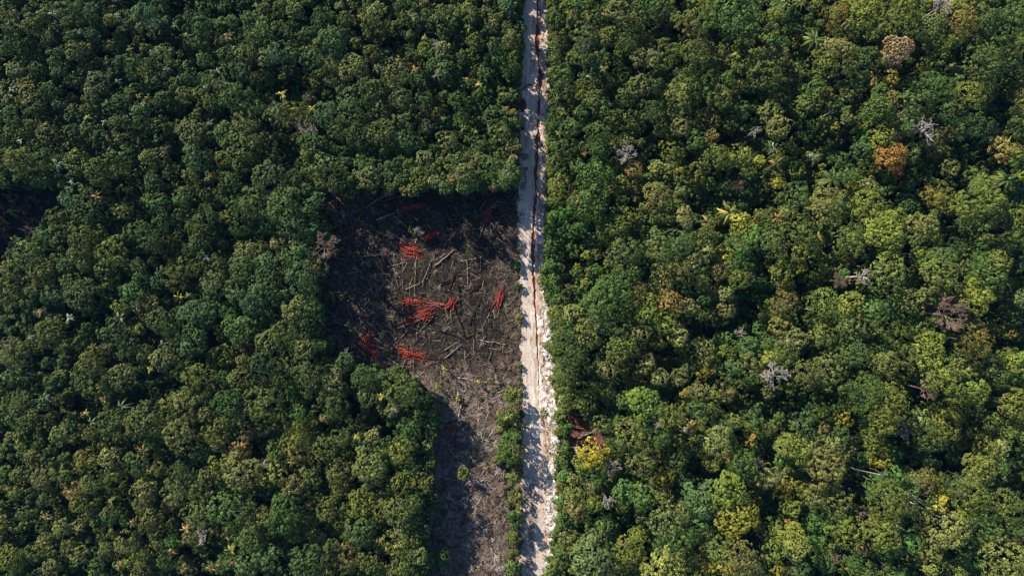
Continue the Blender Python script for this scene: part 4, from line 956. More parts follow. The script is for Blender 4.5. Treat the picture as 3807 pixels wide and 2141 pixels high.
# thin pale trunks that stand leafless among the crowns
for (u, v, h, lab) in [(670 / K, 1421 + 1245 / K, 9.5, 'thin pale leafless trunk near the bottom left, below an olive crown'),
                  (1180 / K, 1421 + 1130 / K, 9.5, 'thin white leafless trunk left of the white limbed bare tree'),
                  (425 / K, 1421 + 1140 / K, 9, 'thin tan leafless trunk near the lower left edge'),
                  (405 / K, 1421 + 1000 / K, 9, 'thin grey leafless trunk beside an orange tipped palm, lower left'),
                  (1330 / K, 1421 + 1240 / K, 10, 'thin white leafless trunk rising beside an orange palm below the white bare tree'),
                  (1420 / K, 1421 + 1360 / K, 10, 'thin brown leafless trunk at the bottom left of the photo'),
                  (870 / K, 1421 + 860 / K, 9.5, 'thin white leafless trunk beside the brightest yellow palm, lower left'),
                  (2400 + 1200 / K, 710 + 882 / K, 10, 'pale leafless trunk lying out of the dark gap, right half of the photo'),
                  (800 + 1330 / K, 1421 + 1380 / K, 11, 'curved pale leafless trunk in a dark gap at the bottom')]:
    x, y = px2w(u, v, h * .7)
    vv, ff, _ = sticks(np.array([[0, 0, -.3], [.15, .1, h * .4], [.05, -.1, h * .75]]), np.array([[.15, .1, h * .4], [.05, -.1, h * .75], [.2, .05, h + 2.2]]), np.array([.2, .16, .13]), np.array([.16, .13, .08]), sides=6)
    o = link('leafless_tree', make_mesh('leafless_tree', vv, ff, [M_pale], smooth=True), loc=(x, y, 0), rot=(0, 0, g.uniform(0, 6)))
    tag(o, lab, 'dead tree', 'thin leafless trunks')

# ------------------------------------------------------------------ logs, poles and slash
def log_mesh(L, r, mat, seed, stub=True, name='log'):
    g2 = np.random.default_rng(seed)
    n = 5; t = np.linspace(0, 1, n + 1)
    bend = g2.normal(0, .012 * L); bz = abs(g2.normal(0, .03))
    pts = np.stack([L * (t - .5), bend * np.sin(t * 3.14) + g2.normal(0, .008 * L, n + 1), r * .9 + bz * t], 1)
    rad = r * (1.1 - .5 * t)
    v, f, own = sticks(pts[:-1], pts[1:], rad[:-1], rad[1:], sides=7)
    if stub and L > 2.5:
        k = int(g2.integers(2, 5)); P0 = []; P1 = []
        for j in range(k):
            i = int(g2.integers(1, n)); s = g2.choice([-1, 1])
            P0.append(pts[i]); P1.append(pts[i] + np.array([g2.uniform(.2, .6), s * g2.uniform(.3, .9), g2.uniform(0, .3)]) * min(1, L / 5))
        v2, f2, _ = sticks(np.array(P0), np.array(P1), r * .35, r * .15, sides=4)
        f = [np.concatenate([f[0], f2[0] + len(v)]), f[1], f2[1] + len(v)]
        v = np.concatenate([v, v2])
    return make_mesh(name, v, f, [mat], smooth=False)

LOGS = []   # u0 v0 u1 v1 width tone
def G(ox, oy, k, s):
    for e in s.split(','):
        q = e.split(); a = [float(z) for z in q[:5]]
        LOGS.append((ox + a[0] / k, oy + a[1] / k, ox + a[2] / k, oy + a[3] / k, a[4], q[5]))
G(1200, 660, 1.789, "355 285 480 235 .34 l,475 255 560 335 .18 l,745 588 875 482 .30 l,750 594 880 488 .22 d,665 700 720 560 .17 l,845 760 885 630 .26 d,980 770 1065 680 .22 d,750 705 860 685 .2 d,905 715 915 905 .22 d,870 850 965 1090 .2 d,970 980 1060 790 .18 d,690 985 830 810 .28 d,430 595 550 562 .18 l,548 745 650 697 .17 l,810 1150 895 1095 .2 l,815 1200 920 1110 .2 l,1030 1080 1215 1110 .2 l,780 1020 930 1070 .22 d,1050 1170 1145 1245 .22 d,320 1110 455 1158 .22 l,480 950 500 1110 .18 d,1075 950 1070 1150 .15 d,957 540 965 710 .15 l,1005 1070 1003 1180 .1 l,280 780 335 715 .15 l,255 528 400 512 .14 l,270 518 395 503 .13 l,1045 215 1090 145 .15 l,700 215 720 180 .14 l,495 1005 590 965 .18 l,620 1100 680 1045 .15 d,520 1065 570 1010 .13 l,870 1325 1090 1362 .26 l,930 1080 1055 1020 .2 d,465 375 560 440 .17 l,410 380 480 402 .13 l,1045 400 1075 290 .12 l,1150 400 1225 445 .15 l,245 650 330 700 .12 l,430 540 515 665 .13 l,920 1210 965 1250 .15 l,945 1150 948 1225 .12 l,80 1040 140 1140 .13 l,185 1145 215 1060 .14 l,290 960 370 1020 .12 l,300 490 410 430 .12 d,450 440 430 690 .10 d,620 550 610 790 .10 l,690 770 540 820 .14 d,1150 1010 1260 1075 .2 d,500 740 570 880 .1 d,380 680 520 830 .14 d,720 560 640 660 .12 d,905 560 1060 530 .12 l,1110 900 1060 1000 .12 l,1230 850 1290 780 .15 l,1200 900 1250 1000 .12 d,850 880 855 960 .1 l,1000 910 1010 1060 .12 d,60 240 180 130 .14 l,0 205 140 240 .2 l,20 260 60 330 .12 l,80 330 160 290 .12 l,100 120 150 220 .14 l,290 200 420 80 .14 l,390 160 560 110 .12 l,440 1340 560 1370 .2 l,620 1290 700 1350 .18 l,1080 1260 1250 1280 .2 d,1130 1300 1140 1370 .15 d,70 525 165 552 .15 l,160 640 290 610 .12 l,150 600 240 650 .10 l,120 720 60 650 .1 l,260 900 330 830 .1 l,160 850 200 950 .12 l,560 1190 640 1280 .13 d,400 1180 530 1260 .13 l,730 1260 800 1200 .15 d")
G(1500, 1421, K, "280 60 430 145 .24 l,230 590 385 490 .26 l,250 700 560 770 .26 l,480 645 600 640 .18 l,420 745 690 800 .15 l,470 500 540 390 .14 l,480 340 600 440 .2 d,430 240 520 80 .2 d,250 1050 400 1040 .14 l,550 1090 660 1050 .15 l,260 960 350 965 .12 d,560 1110 595 1160 .16 l,520 990 560 1090 .12 l,660 1230 672 1330 .14 l,480 1390 545 1325 .16 l,1300 420 1440 358 .22 l,1320 400 1445 372 .18 l,1250 345 1380 352 .22 d,1260 560 1400 430 .22 d,1380 400 1510 505 .2 d,1200 480 1310 500 .16 l,240 830 330 920 .15 l,225 830 250 1130 .12 d,770 900 850 935 .16 l,700 80 780 45 .2 l,700 60 760 20 .15 l,650 100 720 90 .12 l,600 60 640 140 .12 l,540 110 570 200 .12 l,330 630 400 840 .13 l,240 620 400 640 .13 l,430 590 560 600 .12 l,650 590 740 575 .18 l,700 700 760 660 .14 l,600 800 690 900 .12 d,380 900 560 940 .12 l,320 1010 340 1100 .12 l,360 1130 380 1200 .12 l,640 1200 700 1180 .12 l,580 1280 650 1310 .14 d,400 1290 480 1250 .16 l,720 1150 740 1230 .12 l,700 1000 720 1040 .14 l,380 380 410 270 .12 l,300 180 380 250 .12 l,180 520 260 490 .10 l,330 330 220 310 .12 l,200 1140 400 1140 .1 d,300 1200 360 1130 .1 d,620 960 760 990 .1 d")
# branches and logs of the western gap
G(0, 710, K, "230 200 360 270 .16 l,180 120 240 180 .12 l,120 190 220 240 .12 l,60 80 140 60 .12 l,250 280 340 250 .12 l,100 270 190 300 .1 l,20 340 90 330 .12 l")
LG = []
g = np.random.default_rng(21)
for i, (u0, v0, u1, v1, w, tone) in enumerate(LOGS):
    x0, y0 = px2w(u0, v0, .3); x1, y1 = px2w(u1, v1, .3)
    L = math.hypot(x1 - x0, y1 - y0)
    mt = M_log if tone == 'l' else M_char
    ww = w * (.98 if tone == 'l' else .82)
    me = log_mesh(L, ww, mt, 700 + i, name='felled_log')
    o = link('felled_log', me, loc=((x0 + x1) / 2, (y0 + y1) / 2, g.uniform(.05, .3)), rot=(0, g.normal(0, .02), math.atan2(y1 - y0, x1 - x0)))
    LG.append((o, ((u0 + u1) / 2, (v0 + v1) / 2, L, tone, math.degrees(math.atan2(y1 - y0, x1 - x0)) % 180)))
# shorter thin stems scattered by the felling: a few shapes, copied
SHORT = {}
for tone, mt in (('l', M_log), ('d', M_char)):
    SHORT[tone] = [log_mesh(q, rr, mt, 500 + j, name='thin_stem') for j, (q, rr) in enumerate([(2.2, .06), (3.2, .075), (1.6, .07), (4.2, .08)])]
cnt = 0
while cnt < 190:
    main = cnt < 120
    u, v = (g.uniform(1230, 1925), g.uniform(720, 1410)) if main else (g.uniform(1590, 1890), g.uniform(1400, 2141))
    if not in_poly(u, v, CLEAR): continue
    tone = 'l' if g.random() < (.55 if main else .75) else 'd'
    x, y = px2w(u, v, .2)
    o = link('thin_stem', SHORT[tone][int(g.integers(0, 4))], loc=(x, y, g.uniform(.05, .3)), rot=(0, g.normal(0, .05), g.uniform(0, 6.28)))
    area = 'square burnt clearing' if main else 'long slashed strip beside the road'
    tag(o, ('bleached thin stem lying among others in the ' if tone == 'l' else 'blackened thin stem lying among others in the ') + area, 'stem',
        ('bleached' if tone == 'l' else 'blackened') + ' thin stems in the ' + area)
    cnt += 1

# piles of red poles (tile pixel centre, half length, half width, direction in degrees, number, length m, description)
PILES = [(1200, 660, 1.789, 590, 195, 85, 18, 14, 16, 'red poles in the shaded pile along the north edge of the clearing'),
         (1200, 660, 1.789, 1098, 235, 14, 42, 80, 12, 'red poles in the upright pile at the northeast corner of the clearing'),
         (1200, 660, 1.789, 712, 393, 45, 12, 28, 9, 'dark red poles in the small shaded pile right of the brightest pile'),
         (1200, 660, 1.789, 575, 480, 72, 36, -25, 28, 'bright orange red poles in the upper left pile of the clearing'),
         (1200, 660, 1.789, 600, 825, 60, 30, 8, 14, 'red poles at the upper left of the central pile'),
         (1200, 660, 1.789, 745, 840, 58, 13, -6, 10, 'red poles in the thin bridge of the central pile'),
         (1200, 660, 1.789, 660, 915, 78, 42, 26, 26, 'bright red poles in the lower part of the central pile'),
         (1200, 660, 1.789, 860, 835, 34, 28, 55, 12, 'red poles at the right end of the central pile'),
         (1200, 660, 1.789, 1175, 800, 26, 60, 62, 13, 'red poles in the slanting pile near the road'),
         (1200, 660, 1.789, 298, 1100, 22, 62, -60, 13, 'red poles in the upper part of the long pile, lower left of the clearing'),
         (1200, 660, 1.789, 345, 1190, 18, 48, -72, 11, 'red poles in the lower part of the long pile, lower left of the clearing'),
         (1200, 660, 1.789, 600, 1172, 82, 30, -20, 24, 'red poles in the fan shaped pile at the bottom of the clearing'),
         (1500, 1421, K, 360, 330, 36, 26, 20, 9, 'dark red poles in the shaded pile of the slashed strip'),
         (800, 0, K, 1592, 1095, 28, 22, -30, 6, 'dark red poles in the small shaded hole north of the clearing'),]
POLE = [log_mesh(q, rr, M_red, 820 + j, stub=False, name='red_pole') for j, (q, rr) in enumerate([(3.4, .12), (4.4, .13), (2.8, .11), (1.8, .15)])]
POLE2 = [log_mesh(q, rr, M_log, 830 + j, stub=False, name='peeled_pole') for j, (q, rr) in enumerate([(2.6, .08), (3.4, .09)])]
for (ox, oy, k, cx, cy, hl, hw, ang, n, lab) in PILES:
    for i in range(int(n * 1.9)):
        a, b = g.normal(0, .48), g.normal(0, .48)
        du, dv = hl * a, hw * b
        if hl > hw * 1.6 or True:
            ca, sa = math.cos(R(-ang if hl >= hw else 0)), math.sin(R(-ang if hl >= hw else 0))
            du, dv = du * ca - dv * sa, du * sa + dv * ca
        u, v = ox + (cx + du) / k, oy + (cy + dv) / k
        zz = .3 + .6 * max(0, 1 - (a * a + b * b)) * g.random()
        x, y = px2w(u, v, zz)
        pl = g.random() < .16
        me = POLE2[i % 2] if pl else POLE[int(g.choice([0, 1, 2, 3], p=[.4, .25, .25, .1]))]
        o = link('peeled_pole' if pl else 'red_pole', me, loc=(x, y, zz), rot=(g.uniform(0, 6), g.normal(0, .08), R(ang) + g.normal(0, .2) + (g.normal(0, .8) if i % 5 == 0 else 0)))
        l2 = lab.replace('bright orange red', 'XX').replace('dark red', 'XX').replace('bright red', 'XX').replace('red poles', 'XX poles').replace('XX poles', 'pole')
        tag(o, ('pale peeled ' if pl else 'orange red ' if 'bright' in lab else 'dull red ') + l2 , 'pole', ('pale peeled poles ' if pl else 'red poles ') + l2[5:])

# fallen trees with their branches
FALL = [(1500 + 250 / K, 1421 + 700 / K, 1500 + 470 / K, 1421 + 750 / K, 75, 'g0', 'pale', 'fallen branching tree in the middle of the slashed strip'),
        (1500 + 430 / K, 1421 + 740 / K, 1500 + 455 / K, 1421 + 860 / K, 85, 'g1', 'pale', 'fallen white branching top below the other fallen tree'),
        (1500 + 440 / K, 1421 + 120 / K, 1500 + 410 / K, 1421 + 260 / K, 70, 't1', 'pale', 'fallen grey brushy top near the upper part of the strip'),
        (1500 + 600 / K, 1421 + 430 / K, 1500 + 680 / K, 1421 + 455 / K, 60, 'g2', 'pale', 'fallen pale tree top near the roadside bush'),
        (1500 + 420 / K, 1421 + 400 / K, 1500 + 400 / K, 1421 + 330 / K, 60, 't0', 'dry', 'fallen dry top beside the dark red poles'),
        (1500 + 540 / K, 1421 + 760 / K, 1500 + 600 / K, 1421 + 730 / K, 60, 'g2', 'pale', 'fallen forked branches right of the fallen branching tree'),
        (1500 + 640 / K, 1421 + 1220 / K, 1500 + 690 / K, 1421 + 1300 / K, 60, 'g0', 'pale', 'fallen pale tree near the bottom of the slashed strip'),
        (1500 + 430 / K, 1421 + 1290 / K, 1500 + 500 / K, 1421 + 1370 / K, 62, 'g1', 'pale', 'fallen pale branches at the bottom of the slashed strip'),
        (1500 + 520 / K, 1421 + 1000 / K, 1500 + 600 / K, 1421 + 1100 / K, 60, 'g2', 'pale', 'fallen tree with bent pale limbs low in the strip'),
        (1500 + 1200 / K, 1421 + 470 / K, 1500 + 1290 / K, 1421 + 490 / K, 60, 'g0', 'pale', 'fallen pale tree on the red soil east of the road'),
        (1200 + 0 / 1.789, 660 + 205 / 1.789, 1200 + 130 / 1.789, 660 + 235 / 1.789, 75, 'g1', 'pale', 'fallen white forked tree in the upper left of the burnt clearing'),
        (1200 + 300 / 1.789, 660 + 190 / 1.789, 1200 + 430 / 1.789, 660 + 110 / 1.789, 72, 'g2', 'pale', 'fallen thin tree in shade at the north edge of the clearing'),
        (1200 + 620 / 1.789, 660 + 420 / 1.789, 1200 + 640 / 1.789, 660 + 370 / 1.789, 60, 't1', 'pale', 'fallen grey brush above the bright upper left pile'),
        (1200 + 1130 / 1.789, 660 + 350 / 1.789, 1200 + 1150 / 1.789, 660 + 330 / 1.789, 60, 't0', 'dry', 'fallen dry brush at the east side of the clearing'),
        (0 + 180 / K, 710 + 200 / K, 330 / K, 710 + 230 / K, 90, 't0', 'dry', 'fallen dry branches in the western gap'),
        (0 + 60 / K, 710 + 110 / K, 180 / K, 710 + 120 / K, 80, 't1', 'dry', 'fallen pinkish brush at the upper side of the western gap'),
        (600 + 1230 / K, 710 + 20 / K, 600 + 1350 / K, 710 + 80 / K, 80, 't0', 'dry', 'fallen brown top at the northwest corner of the clearing'),
        (600 + 1400 / K, 710 + 180 / K, 600 + 1440 / K, 710 + 300 / K, 90, 't1', 'dry', 'long fallen brown brush inside the west side of the clearing')]
for (u0, v0, u1, v1, r, kind, wood, lab) in FALL:
    x0, y0 = px2w(u0, v0, .4); x1, y1 = px2w(u1, v1, .4)
    L = math.hypot(x1 - x0, y1 - y0); R0 = r / K * S
    root = link('fallen_tree', None, loc=(x0, y0, .15), rot=(0, 0, math.atan2(y1 - y0, x1 - x0))); tag(root, lab, 'fallen tree')
    mt = M_pale if wood == 'pale' else M_dry
    vv, ff, _ = sticks(np.array([[-.6, 0, .1], [L * .5, .05, .15]]), np.array([[L * .5, .05, .15], [L, 0, .2]]), np.array([.18, .15]), np.array([.15, .12]), sides=7)
    link('trunk', make_mesh('trunk', vv, ff, [mt]), root)
    for me in BARE[kind + wood]: link('limb', me, root, loc=(L, 0, .25), rot=(0, R(60), 0), scale=(R0 * .35, R0, R0))
# the pale trunk fallen through the canopy in the lower right
for (u0, v0, u1, v1, w, lab) in [(3007 + 885 / K, 1421 + 908 / K, 3007 + 1045 / K, 1421 + 988 / K, .34, 'thick pale trunk fallen across green crowns beside the amber crown'),
                            (3007 + 940 / K, 1421 + 990 / K, 3007 + 1080 / K, 1421 + 1045 / K, .22, 'thinner pale trunk fallen below the thick pale trunk'),
                            (2400 + 1000 / K, 710 + 1125 / K, 2400 + 1100 / K, 710 + 1150 / K, .18, 'pale trunk leaning over crowns beside the white branching snag'),
                            (3007 + 345 / K, 1421 + 650 / K, 3007 + 540 / K, 1421 + 690 / K, .15, 'pale leaning stem between crowns in the lower right'),
                            (3007 + 750 / K, 1421 + 1125 / K, 3007 + 850 / K, 1421 + 1185 / K, .2, 'pale leaning stem in the dark gap near the bottom right'),
                            (2200 + 1460 / K, 1421 + 535 / K, 2200 + 1580 / K, 1421 + 580 / K, .2, 'cream coloured leaning stem above a small green crown, lower right')]:
    z0 = 13.5; x0, y0 = px2w(u0, v0, z0); x1, y1 = px2w(u1, v1, z0 + 1.0); L = math.hypot(x1 - x0, y1 - y0)
    an = math.atan2(y1 - y0, x1 - x0)
    # from its root plate on the ground up through the crowns
    P0 = [np.array([-L * .5 - .8, 0, -z0 + .1]), np.array([-L * .5, 0, 0.])]; P1 = [np.array([-L * .5, 0, 0.]), np.array([L * .5, 0, 1.0])]
    vv, ff, _ = sticks(np.array(P0), np.array(P1), np.array([w * 1.3, w]), np.array([w, w * .7]), sides=8)
    o = link('leaning_trunk', make_mesh('leaning_trunk', vv, ff, [M_pale], smooth=True), loc=((x0 + x1) / 2, (y0 + y1) / 2, z0), rot=(0, 0, an))
    tag(o, lab, 'tree trunk')

# single bare branches broken off and left lying
BR = [BARE[k][j] for k, j in (('g0pale', 0), ('g0pale', 2), ('g1pale', 1), ('g1pale', 3), ('g2pale', 0), ('g2pale', 4), ('t0dry', 1), ('t1dry', 2), ('t0dry', 4), ('g0dry', 1), ('g2dry', 3), ('g1dry', 5))]
cnt = 0
while cnt < 178:
    strip = cnt < 140
    u, v = (g.uniform(1590, 1890), g.uniform(1400, 2141)) if strip else (g.uniform(1200, 1420), g.uniform(710, 1350))
    if not in_poly(u, v, CLEAR): continue
    x, y = px2w(u, v, .3); q = g.uniform(1.6, 3.6); ax = g.uniform(0, 6.28)
    # limbs rise along +x at about 40 degrees: lay them down
    o = link('broken_branch', BR[int(g.integers(0, len(BR)))], loc=(x, y, .25), rot=(g.uniform(-.5, .5), R(38) + g.normal(0, .1), ax), scale=(q, q, q * .45))
    where = 'slashed strip beside the road' if strip else 'shaded west side of the burnt clearing'
    tag(o, 'bare broken branch lying in the tangle of the ' + where, 'branch', 'broken branches in the ' + where)
    cnt += 1

# ---- litter nobody could count
def scatter_sticks(n, box, poly, l0, l1, r0, r1, seed, arc=0.0, dens=None):
    g2 = np.random.default_rng(seed)
    U = g2.uniform(box[0], box[2], n); V = g2.uniform(box[1], box[3], n)
    m = in_poly(U, V, poly)
    if dens is not None: m &= g2.random(n) < dens(U, V)
    U, V = U[m], V[m]; k = len(U)
    X = (U - CX) * S; Y = (CY - V) * S
    a = g2.uniform(0, 6.28, k); L = g2.uniform(0, 1, k) ** 1.7 * (l1 - l0) + l0
    z = g2.uniform(.05, .35, k); tl = g2.normal(0, .12, k)
    D = np.stack([np.cos(a), np.sin(a), tl], 1)
    P0 = np.stack([X, Y, z + .1], 1); P1 = P0 + D * L[:, None]; P1[:, 2] = np.maximum(P1[:, 2], .04)
    rr = g2.uniform(r0, r1, k)
    v, f, own = sticks(P0, P1, rr, rr * .6, sides=3, cap=False)
    return v, f[0], own, g2.random(k)
def brush_fans(n, box, poly, seed, rad=1.3):
    g2 = np.random.default_rng(seed)
    U = g2.uniform(box[0], box[2], n); V = g2.uniform(box[1], box[3], n); m = in_poly(U, V, poly); U, V = U[m], V[m]
    A, B, C, W = [], [], [], []
    for u, v in zip(U, V):
        x, y = (u - CX) * S, (CY - v) * S; d0 = g2.uniform(0, 6.28); k = 14
        a = d0 + g2.normal(0, .45, k); L = rad * g2.uniform(.5, 1.3, k)
        p = np.stack([np.full(k, x) + g2.normal(0, .12, k), np.full(k, y) + g2.normal(0, .12, k), g2.uniform(.05, .3, k)], 1)
        m1 = p + np.stack([np.cos(a), np.sin(a), g2.uniform(.1, .5, k)], 1) * (L * .5)[:, None]
        a2 = a + g2.normal(0, .35, k)
        e = m1 + np.stack([np.cos(a2), np.sin(a2), g2.uniform(-.5, .1, k)], 1) * (L * .5)[:, None]
        A += [p, m1]; B += [m1, e]; W += [np.full(k, .032), np.full(k, .022)]; C += [np.full(2 * k, g2.random())]
    A = np.concatenate(A); B = np.concatenate(B); W = np.concatenate(W); C = np.concatenate(C)
    v, f, own = sticks(A, B, W, W * .7, sides=3, cap=False)
    return v, f[0], own, C
def stuff(name, parts, lab, cat):
    Vs, Fs, Mi, Va = [], [], [], []; off = 0; mats = []
    for (v, f, own, var, mat) in parts:
        if mat not in mats: mats.append(mat)
        Vs.append(v); Fs.append(f + off); Mi.append(np.full(len(f), mats.index(mat))); Va.append(var[own]); off += len(v)
    me = make_mesh(name, np.concatenate(Vs), np.concatenate(Fs), mats, mat_idx=np.concatenate(Mi), fattr={'var': np.concatenate(Va)})
    tag(link(name, me), lab, cat, kind='stuff')
BOX1 = (1180, 690, 1935, 1440); BOX2 = (1585, 1380, 1905, 2300)
west = lambda U, V: .30 + .6 * (U < 1400) + .4 * (U > 1840)
stuff('wood_litter', [(*scatter_sticks(5200, BOX1, CLEAR, .3, 2.4, .014, .034, 1, dens=west), M_log), (*scatter_sticks(5200, BOX1, CLEAR, .3, 2.2, .03, .08, 2), M_char),
                      (*scatter_sticks(2600, BOX2, CLEAR, .4, 2.6, .015, .038, 3), M_log), (*scatter_sticks(1500, BOX2, CLEAR, .4, 2.0, .03, .07, 4), M_char),
                      (*scatter_sticks(380, BOX1, CLEAR, 1.0, 4.5, .02, .045, 8), M_pale), (*scatter_sticks(900, BOX1, CLEAR, 1.5, 6.0, .03, .07, 18), M_char), (*scatter_sticks(900, BOX2, CLEAR, .8, 4.6, .02, .055, 9), M_pale)],
      'broken sticks and charred bits littering the cleared ground', 'wood litter')
stuff('dry_brush', [(*brush_fans(820, BOX2, CLEAR, 11), M_dry), (*brush_fans(250, (1180, 700, 1480, 1400), CLEAR, 12), M_dry),
                    (*brush_fans(80, (0, 640, 250, 1020), GAPW, 13, 1.8), M_dry), (*brush_fans(40, (2080, 1530, 2260, 1820), GAPE, 14), M_dry),
                    (*brush_fans(90, (1500, 1340, 1930, 1440), CLEAR, 15), M_dry), (*brush_fans(50, (1820, 800, 1935, 1420), CLEAR, 16), M_dry),
                    (*brush_fans(190, BOX2, CLEAR, 17, 2.2), M_pale), (*brush_fans(240, BOX2, CLEAR, 27, 2.6), M_dry), (*brush_fans(120, BOX1, CLEAR, 28, 2.0), M_dry), (*brush_fans(120, BOX2, CLEAR, 29, 2.2), M_char)],
      'dry brown brush and small cut branches heaped over the slashed ground', 'brush')

BANK = [(2004, -60), (2040, -60), (2052, 323), (2042, 720), (2034, 1008), (2062, 1157), (2082, 1430), (2096, 1500), (2090, 1918), (2050, 2141), (2040, 2250), (2010, 2250), (2030, 1500), (2012, 1300), (1998, 1000), (1992, 720), (2008, 400)]
LEFTB = [(1925, -60), (1946, -60), (1934, 323), (1926, 720), (1934, 1008), (1946, 1430), (1946, 1719), (1990, 1800), (1990, 2250), (1925, 2250), (1925, 1430), (1918, 1008), (1912, 720), (1920, 323)]
def roadbits(n, poly, seed, l1, r0, r1): 
    xs = [q[0] for q in poly]; return scatter_sticks(n, (min(xs), -60, max(xs), 2250), poly, .15, l1, r0, r1, seed)
stuff('roadside_litter', [(*roadbits(2600, BANK, 31, 1.3, .03, .09), M_log), (*roadbits(2600, BANK, 32, .9, .04, .12), M_char),
                          (*roadbits(1500, LEFTB, 33, 1.2, .02, .06), M_log), (*roadbits(1700, LEFTB, 34, 1.0, .03, .08), M_char)],
      'twigs, clods and root bits along both edges of the sandy road', 'litter')

# ------------------------------------------------------------------ labels that single each tree out
MARKS = [(3320, 190, 'the pinkish brown crown'), (3310, 588, 'the rust orange crown'), (3446, 475, 'the twisted white bare tree'), (3031, 150, 'the star shaped palm'),
         (3748, 668, 'the large palm at the right edge'), (3096, 668, 'the dark drooping palm'), (3534, 1172, 'the big brown bare tree'), (3216, 1028, 'the radiating white bare tree'),
         (2889, 1397, 'the silvery dead tree'), (2758, 1237, 'the slim forked snag'), (2631, 825, 'the orange palm'), (2200, 1695, 'the bright yellow roadside tree'),
         (2260, 1868, 'the white bare tree by the road'), (2612, 1853, 'the blue green dome crown'), (2741, 1923, 'the shiny yellow green crown'), (3497, 1895, 'the fallen pale trunk'),
         (3299, 1510, 'the twin yellow green domes'), (2335, 571, 'the grey dead crown'), (1943, 393, 'the red puddle'), (1058, 1913, 'the biggest dark green dome'),
         (740, 1997, 'the many limbed white bare tree'), (536, 1560, 'the round crown holding orange leaves'), (1198, 918, 'the grey twiggy tree'), (1138, 475, 'the tangled pale tree'),
         (370, 310, 'the grey topped crown'), (110, 800, 'the western gap'), (1560, 1010, 'the burnt clearing'), (1740, 1780, 'the slashed strip'), (895, 1690, 'the dull brown crown'),
         (2160, 1680, 'the red soil gap'), (710, 560, 'the large blue green crown'), (1140, 55, 'the orange tipped palm near the top'), (2620, 310, 'the widest olive crown'),
         (3680, 100, 'the long dark green crown at the top right'), (3101, 1990, 'the brown leaning bare tree'), (3350, 1000, 'the textured olive crown'),
         (2230, 1080, 'the vivid green roadside crown'), (2130, 640, 'the dark dome by the road'), (650, 1010, 'the dark vine covered crown'), (300, 1100, 'the broad grey green crown'),
         (2790, 1130, 'the bronze crown over the dark gap'), (3600, 1880, 'the tall crown at the lower right')]
DIRS = ['right of', 'above and right of', 'above', 'above and left of', 'left of', 'below and left of', 'below', 'below and right of']
def wherefrom(u, v):
    d, m = min((math.hypot(u - a, v - b), (a, b, ph)) for a, b, ph in MARKS)
    k = int(((math.degrees(math.atan2(m[1] - v, u - m[0])) + 22.5) % 360) // 45)
    return (DIRS[k] if d > 18 else 'at'), m[2], d
ORD = ['nearest', 'second nearest', 'third nearest', 'fourth nearest', 'fifth nearest', 'sixth nearest', 'seventh nearest', 'eighth nearest', 'ninth nearest', 'tenth nearest', 'eleventh nearest', 'twelfth nearest']
def label_all(items, cat, group):
    """items: (object, u, v, look words)"""
    d = {}
    for o, u, v, look in items:
        dr, ph, dist = wherefrom(u, v)
        d.setdefault((look, dr, ph), []).append((dist, o))
    for (look, dr, ph), lst in d.items():
        lst.sort(key=lambda q: q[0])
        for i, (dist, o) in enumerate(lst):
            s = '%s %s %s' % (look, dr, ph)
            if len(lst) > 1: s += ', ' + (ORD[i] if i < len(ORD) else 'far') + ' to it'
            w = s.split()
            tag(o, ' '.join(w[:16]), cat, group)
def sizew(r): return 'very wide' if r > 4.6 else 'wide' if r > 3.8 else 'medium' if r > 3.1 else 'smallish'
label_all([(o, t[0], t[1], '%s %s tree' % (sizew(t[2]), PNAME[t[3][0]])) for o, t in TREES], 'tree', 'broad crowned trees of the forest')
label_all([(o, t[0], t[1], '%s palm' % PN[t[3]]) for o, t in PTREES], 'palm', 'small palms among the crowns')
def ori(a): return 'level' if a < 20 or a > 160 else 'rising' if a < 70 else 'upright' if a < 110 else 'falling'
PM = [(px_[0] + px_[3] / px_[2], px_[1] + px_[4] / px_[2]) for px_ in PILES]
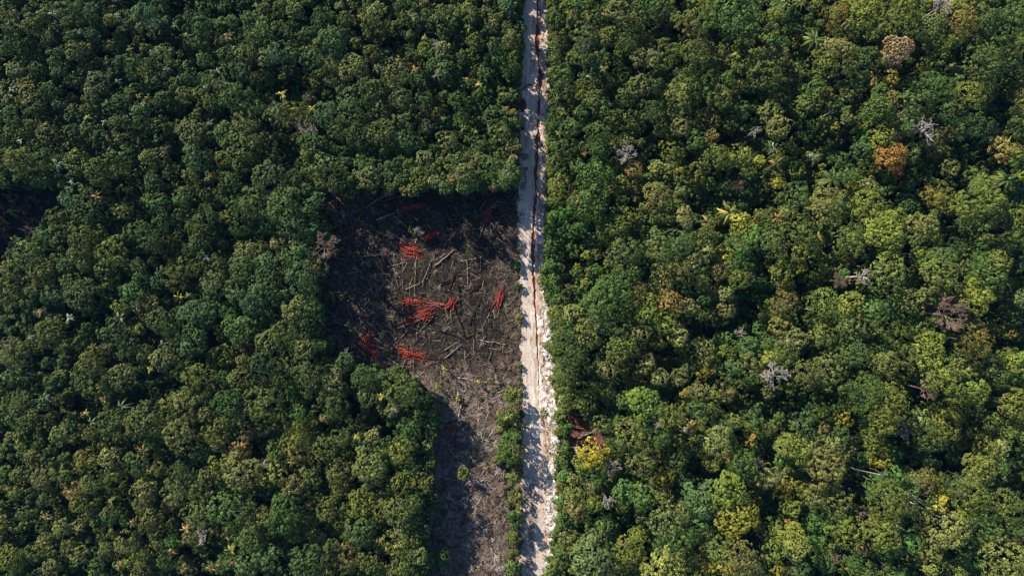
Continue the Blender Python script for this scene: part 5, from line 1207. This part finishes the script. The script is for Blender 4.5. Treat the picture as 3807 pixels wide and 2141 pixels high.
MARKS = [(PM[3][0], PM[3][1], 'the brightest red pile'), (PM[6][0], PM[6][1], 'the central red pile'), (PM[8][0], PM[8][1], 'the red pile near the road'), (PM[0][0], PM[0][1], 'the red pile in the north shade'),
         (PM[1][0], PM[1][1], 'the northeast red pile'), (PM[9][0], PM[9][1], 'the long red pile at lower left'), (PM[11][0], PM[11][1], 'the fan shaped red pile'), (PM[12][0], PM[12][1], 'the dark red strip pile'),
         (1700, 1350, 'the south border of the clearing'), (1720, 1180, 'the bare southeast part of the clearing'), (1250, 800, 'the northwest corner of the clearing'), (1860, 1660, 'the big roadside bush'),
         (1725, 1850, 'the white fallen tree top'), (2180, 1620, 'the red soil gap'), (1700, 2050, 'the bottom of the strip'), (100, 800, 'the western gap'), (1230, 1000, 'the palms in the west shade')]
label_all([(o, t[0], t[1], '%s %s %s log' % ('long' if t[2] > 8 else 'medium' if t[2] > 4.5 else 'short', ori(t[4]), 'pale' if t[3] == 'l' else 'charred')) for o, t in LG], 'log', 'felled logs in the clearings')
print('objects', len(bpy.data.objects), 'palms', len(PTREES), 'logs', len(LG))

# ------------------------------------------------------------------ blue haze volume added to lift the dark gaps to navy
bm = [(-700, -700, -1.5), (700, -700, -1.5), (700, 700, -1.5), (-700, 700, -1.5), (-700, -700, H + 3), (700, -700, H + 3), (700, 700, H + 3), (-700, 700, H + 3)]
mh = bpy.data.materials.new('haze'); mh.use_nodes = True
nt = mh.node_tree; nt.nodes.clear()
out = nt.nodes.new('ShaderNodeOutputMaterial'); pv = nt.nodes.new('ShaderNodeVolumePrincipled')
pv.inputs['Color'].default_value = (.12, .47, 1.0, 1)
pv.inputs['Density'].default_value = 0.000034
nt.links.new(pv.outputs[0], out.inputs['Volume'])
hz_me = make_mesh('haze', np.array(bm), np.array([(0, 3, 2, 1), (4, 5, 6, 7), (0, 1, 5, 4), (1, 2, 6, 5), (2, 3, 7, 6), (3, 0, 4, 7)]), [mh])
tag(link('haze', hz_me), 'thin blue haze added to tint the dark shadows navy', 'haze', kind='stuff')
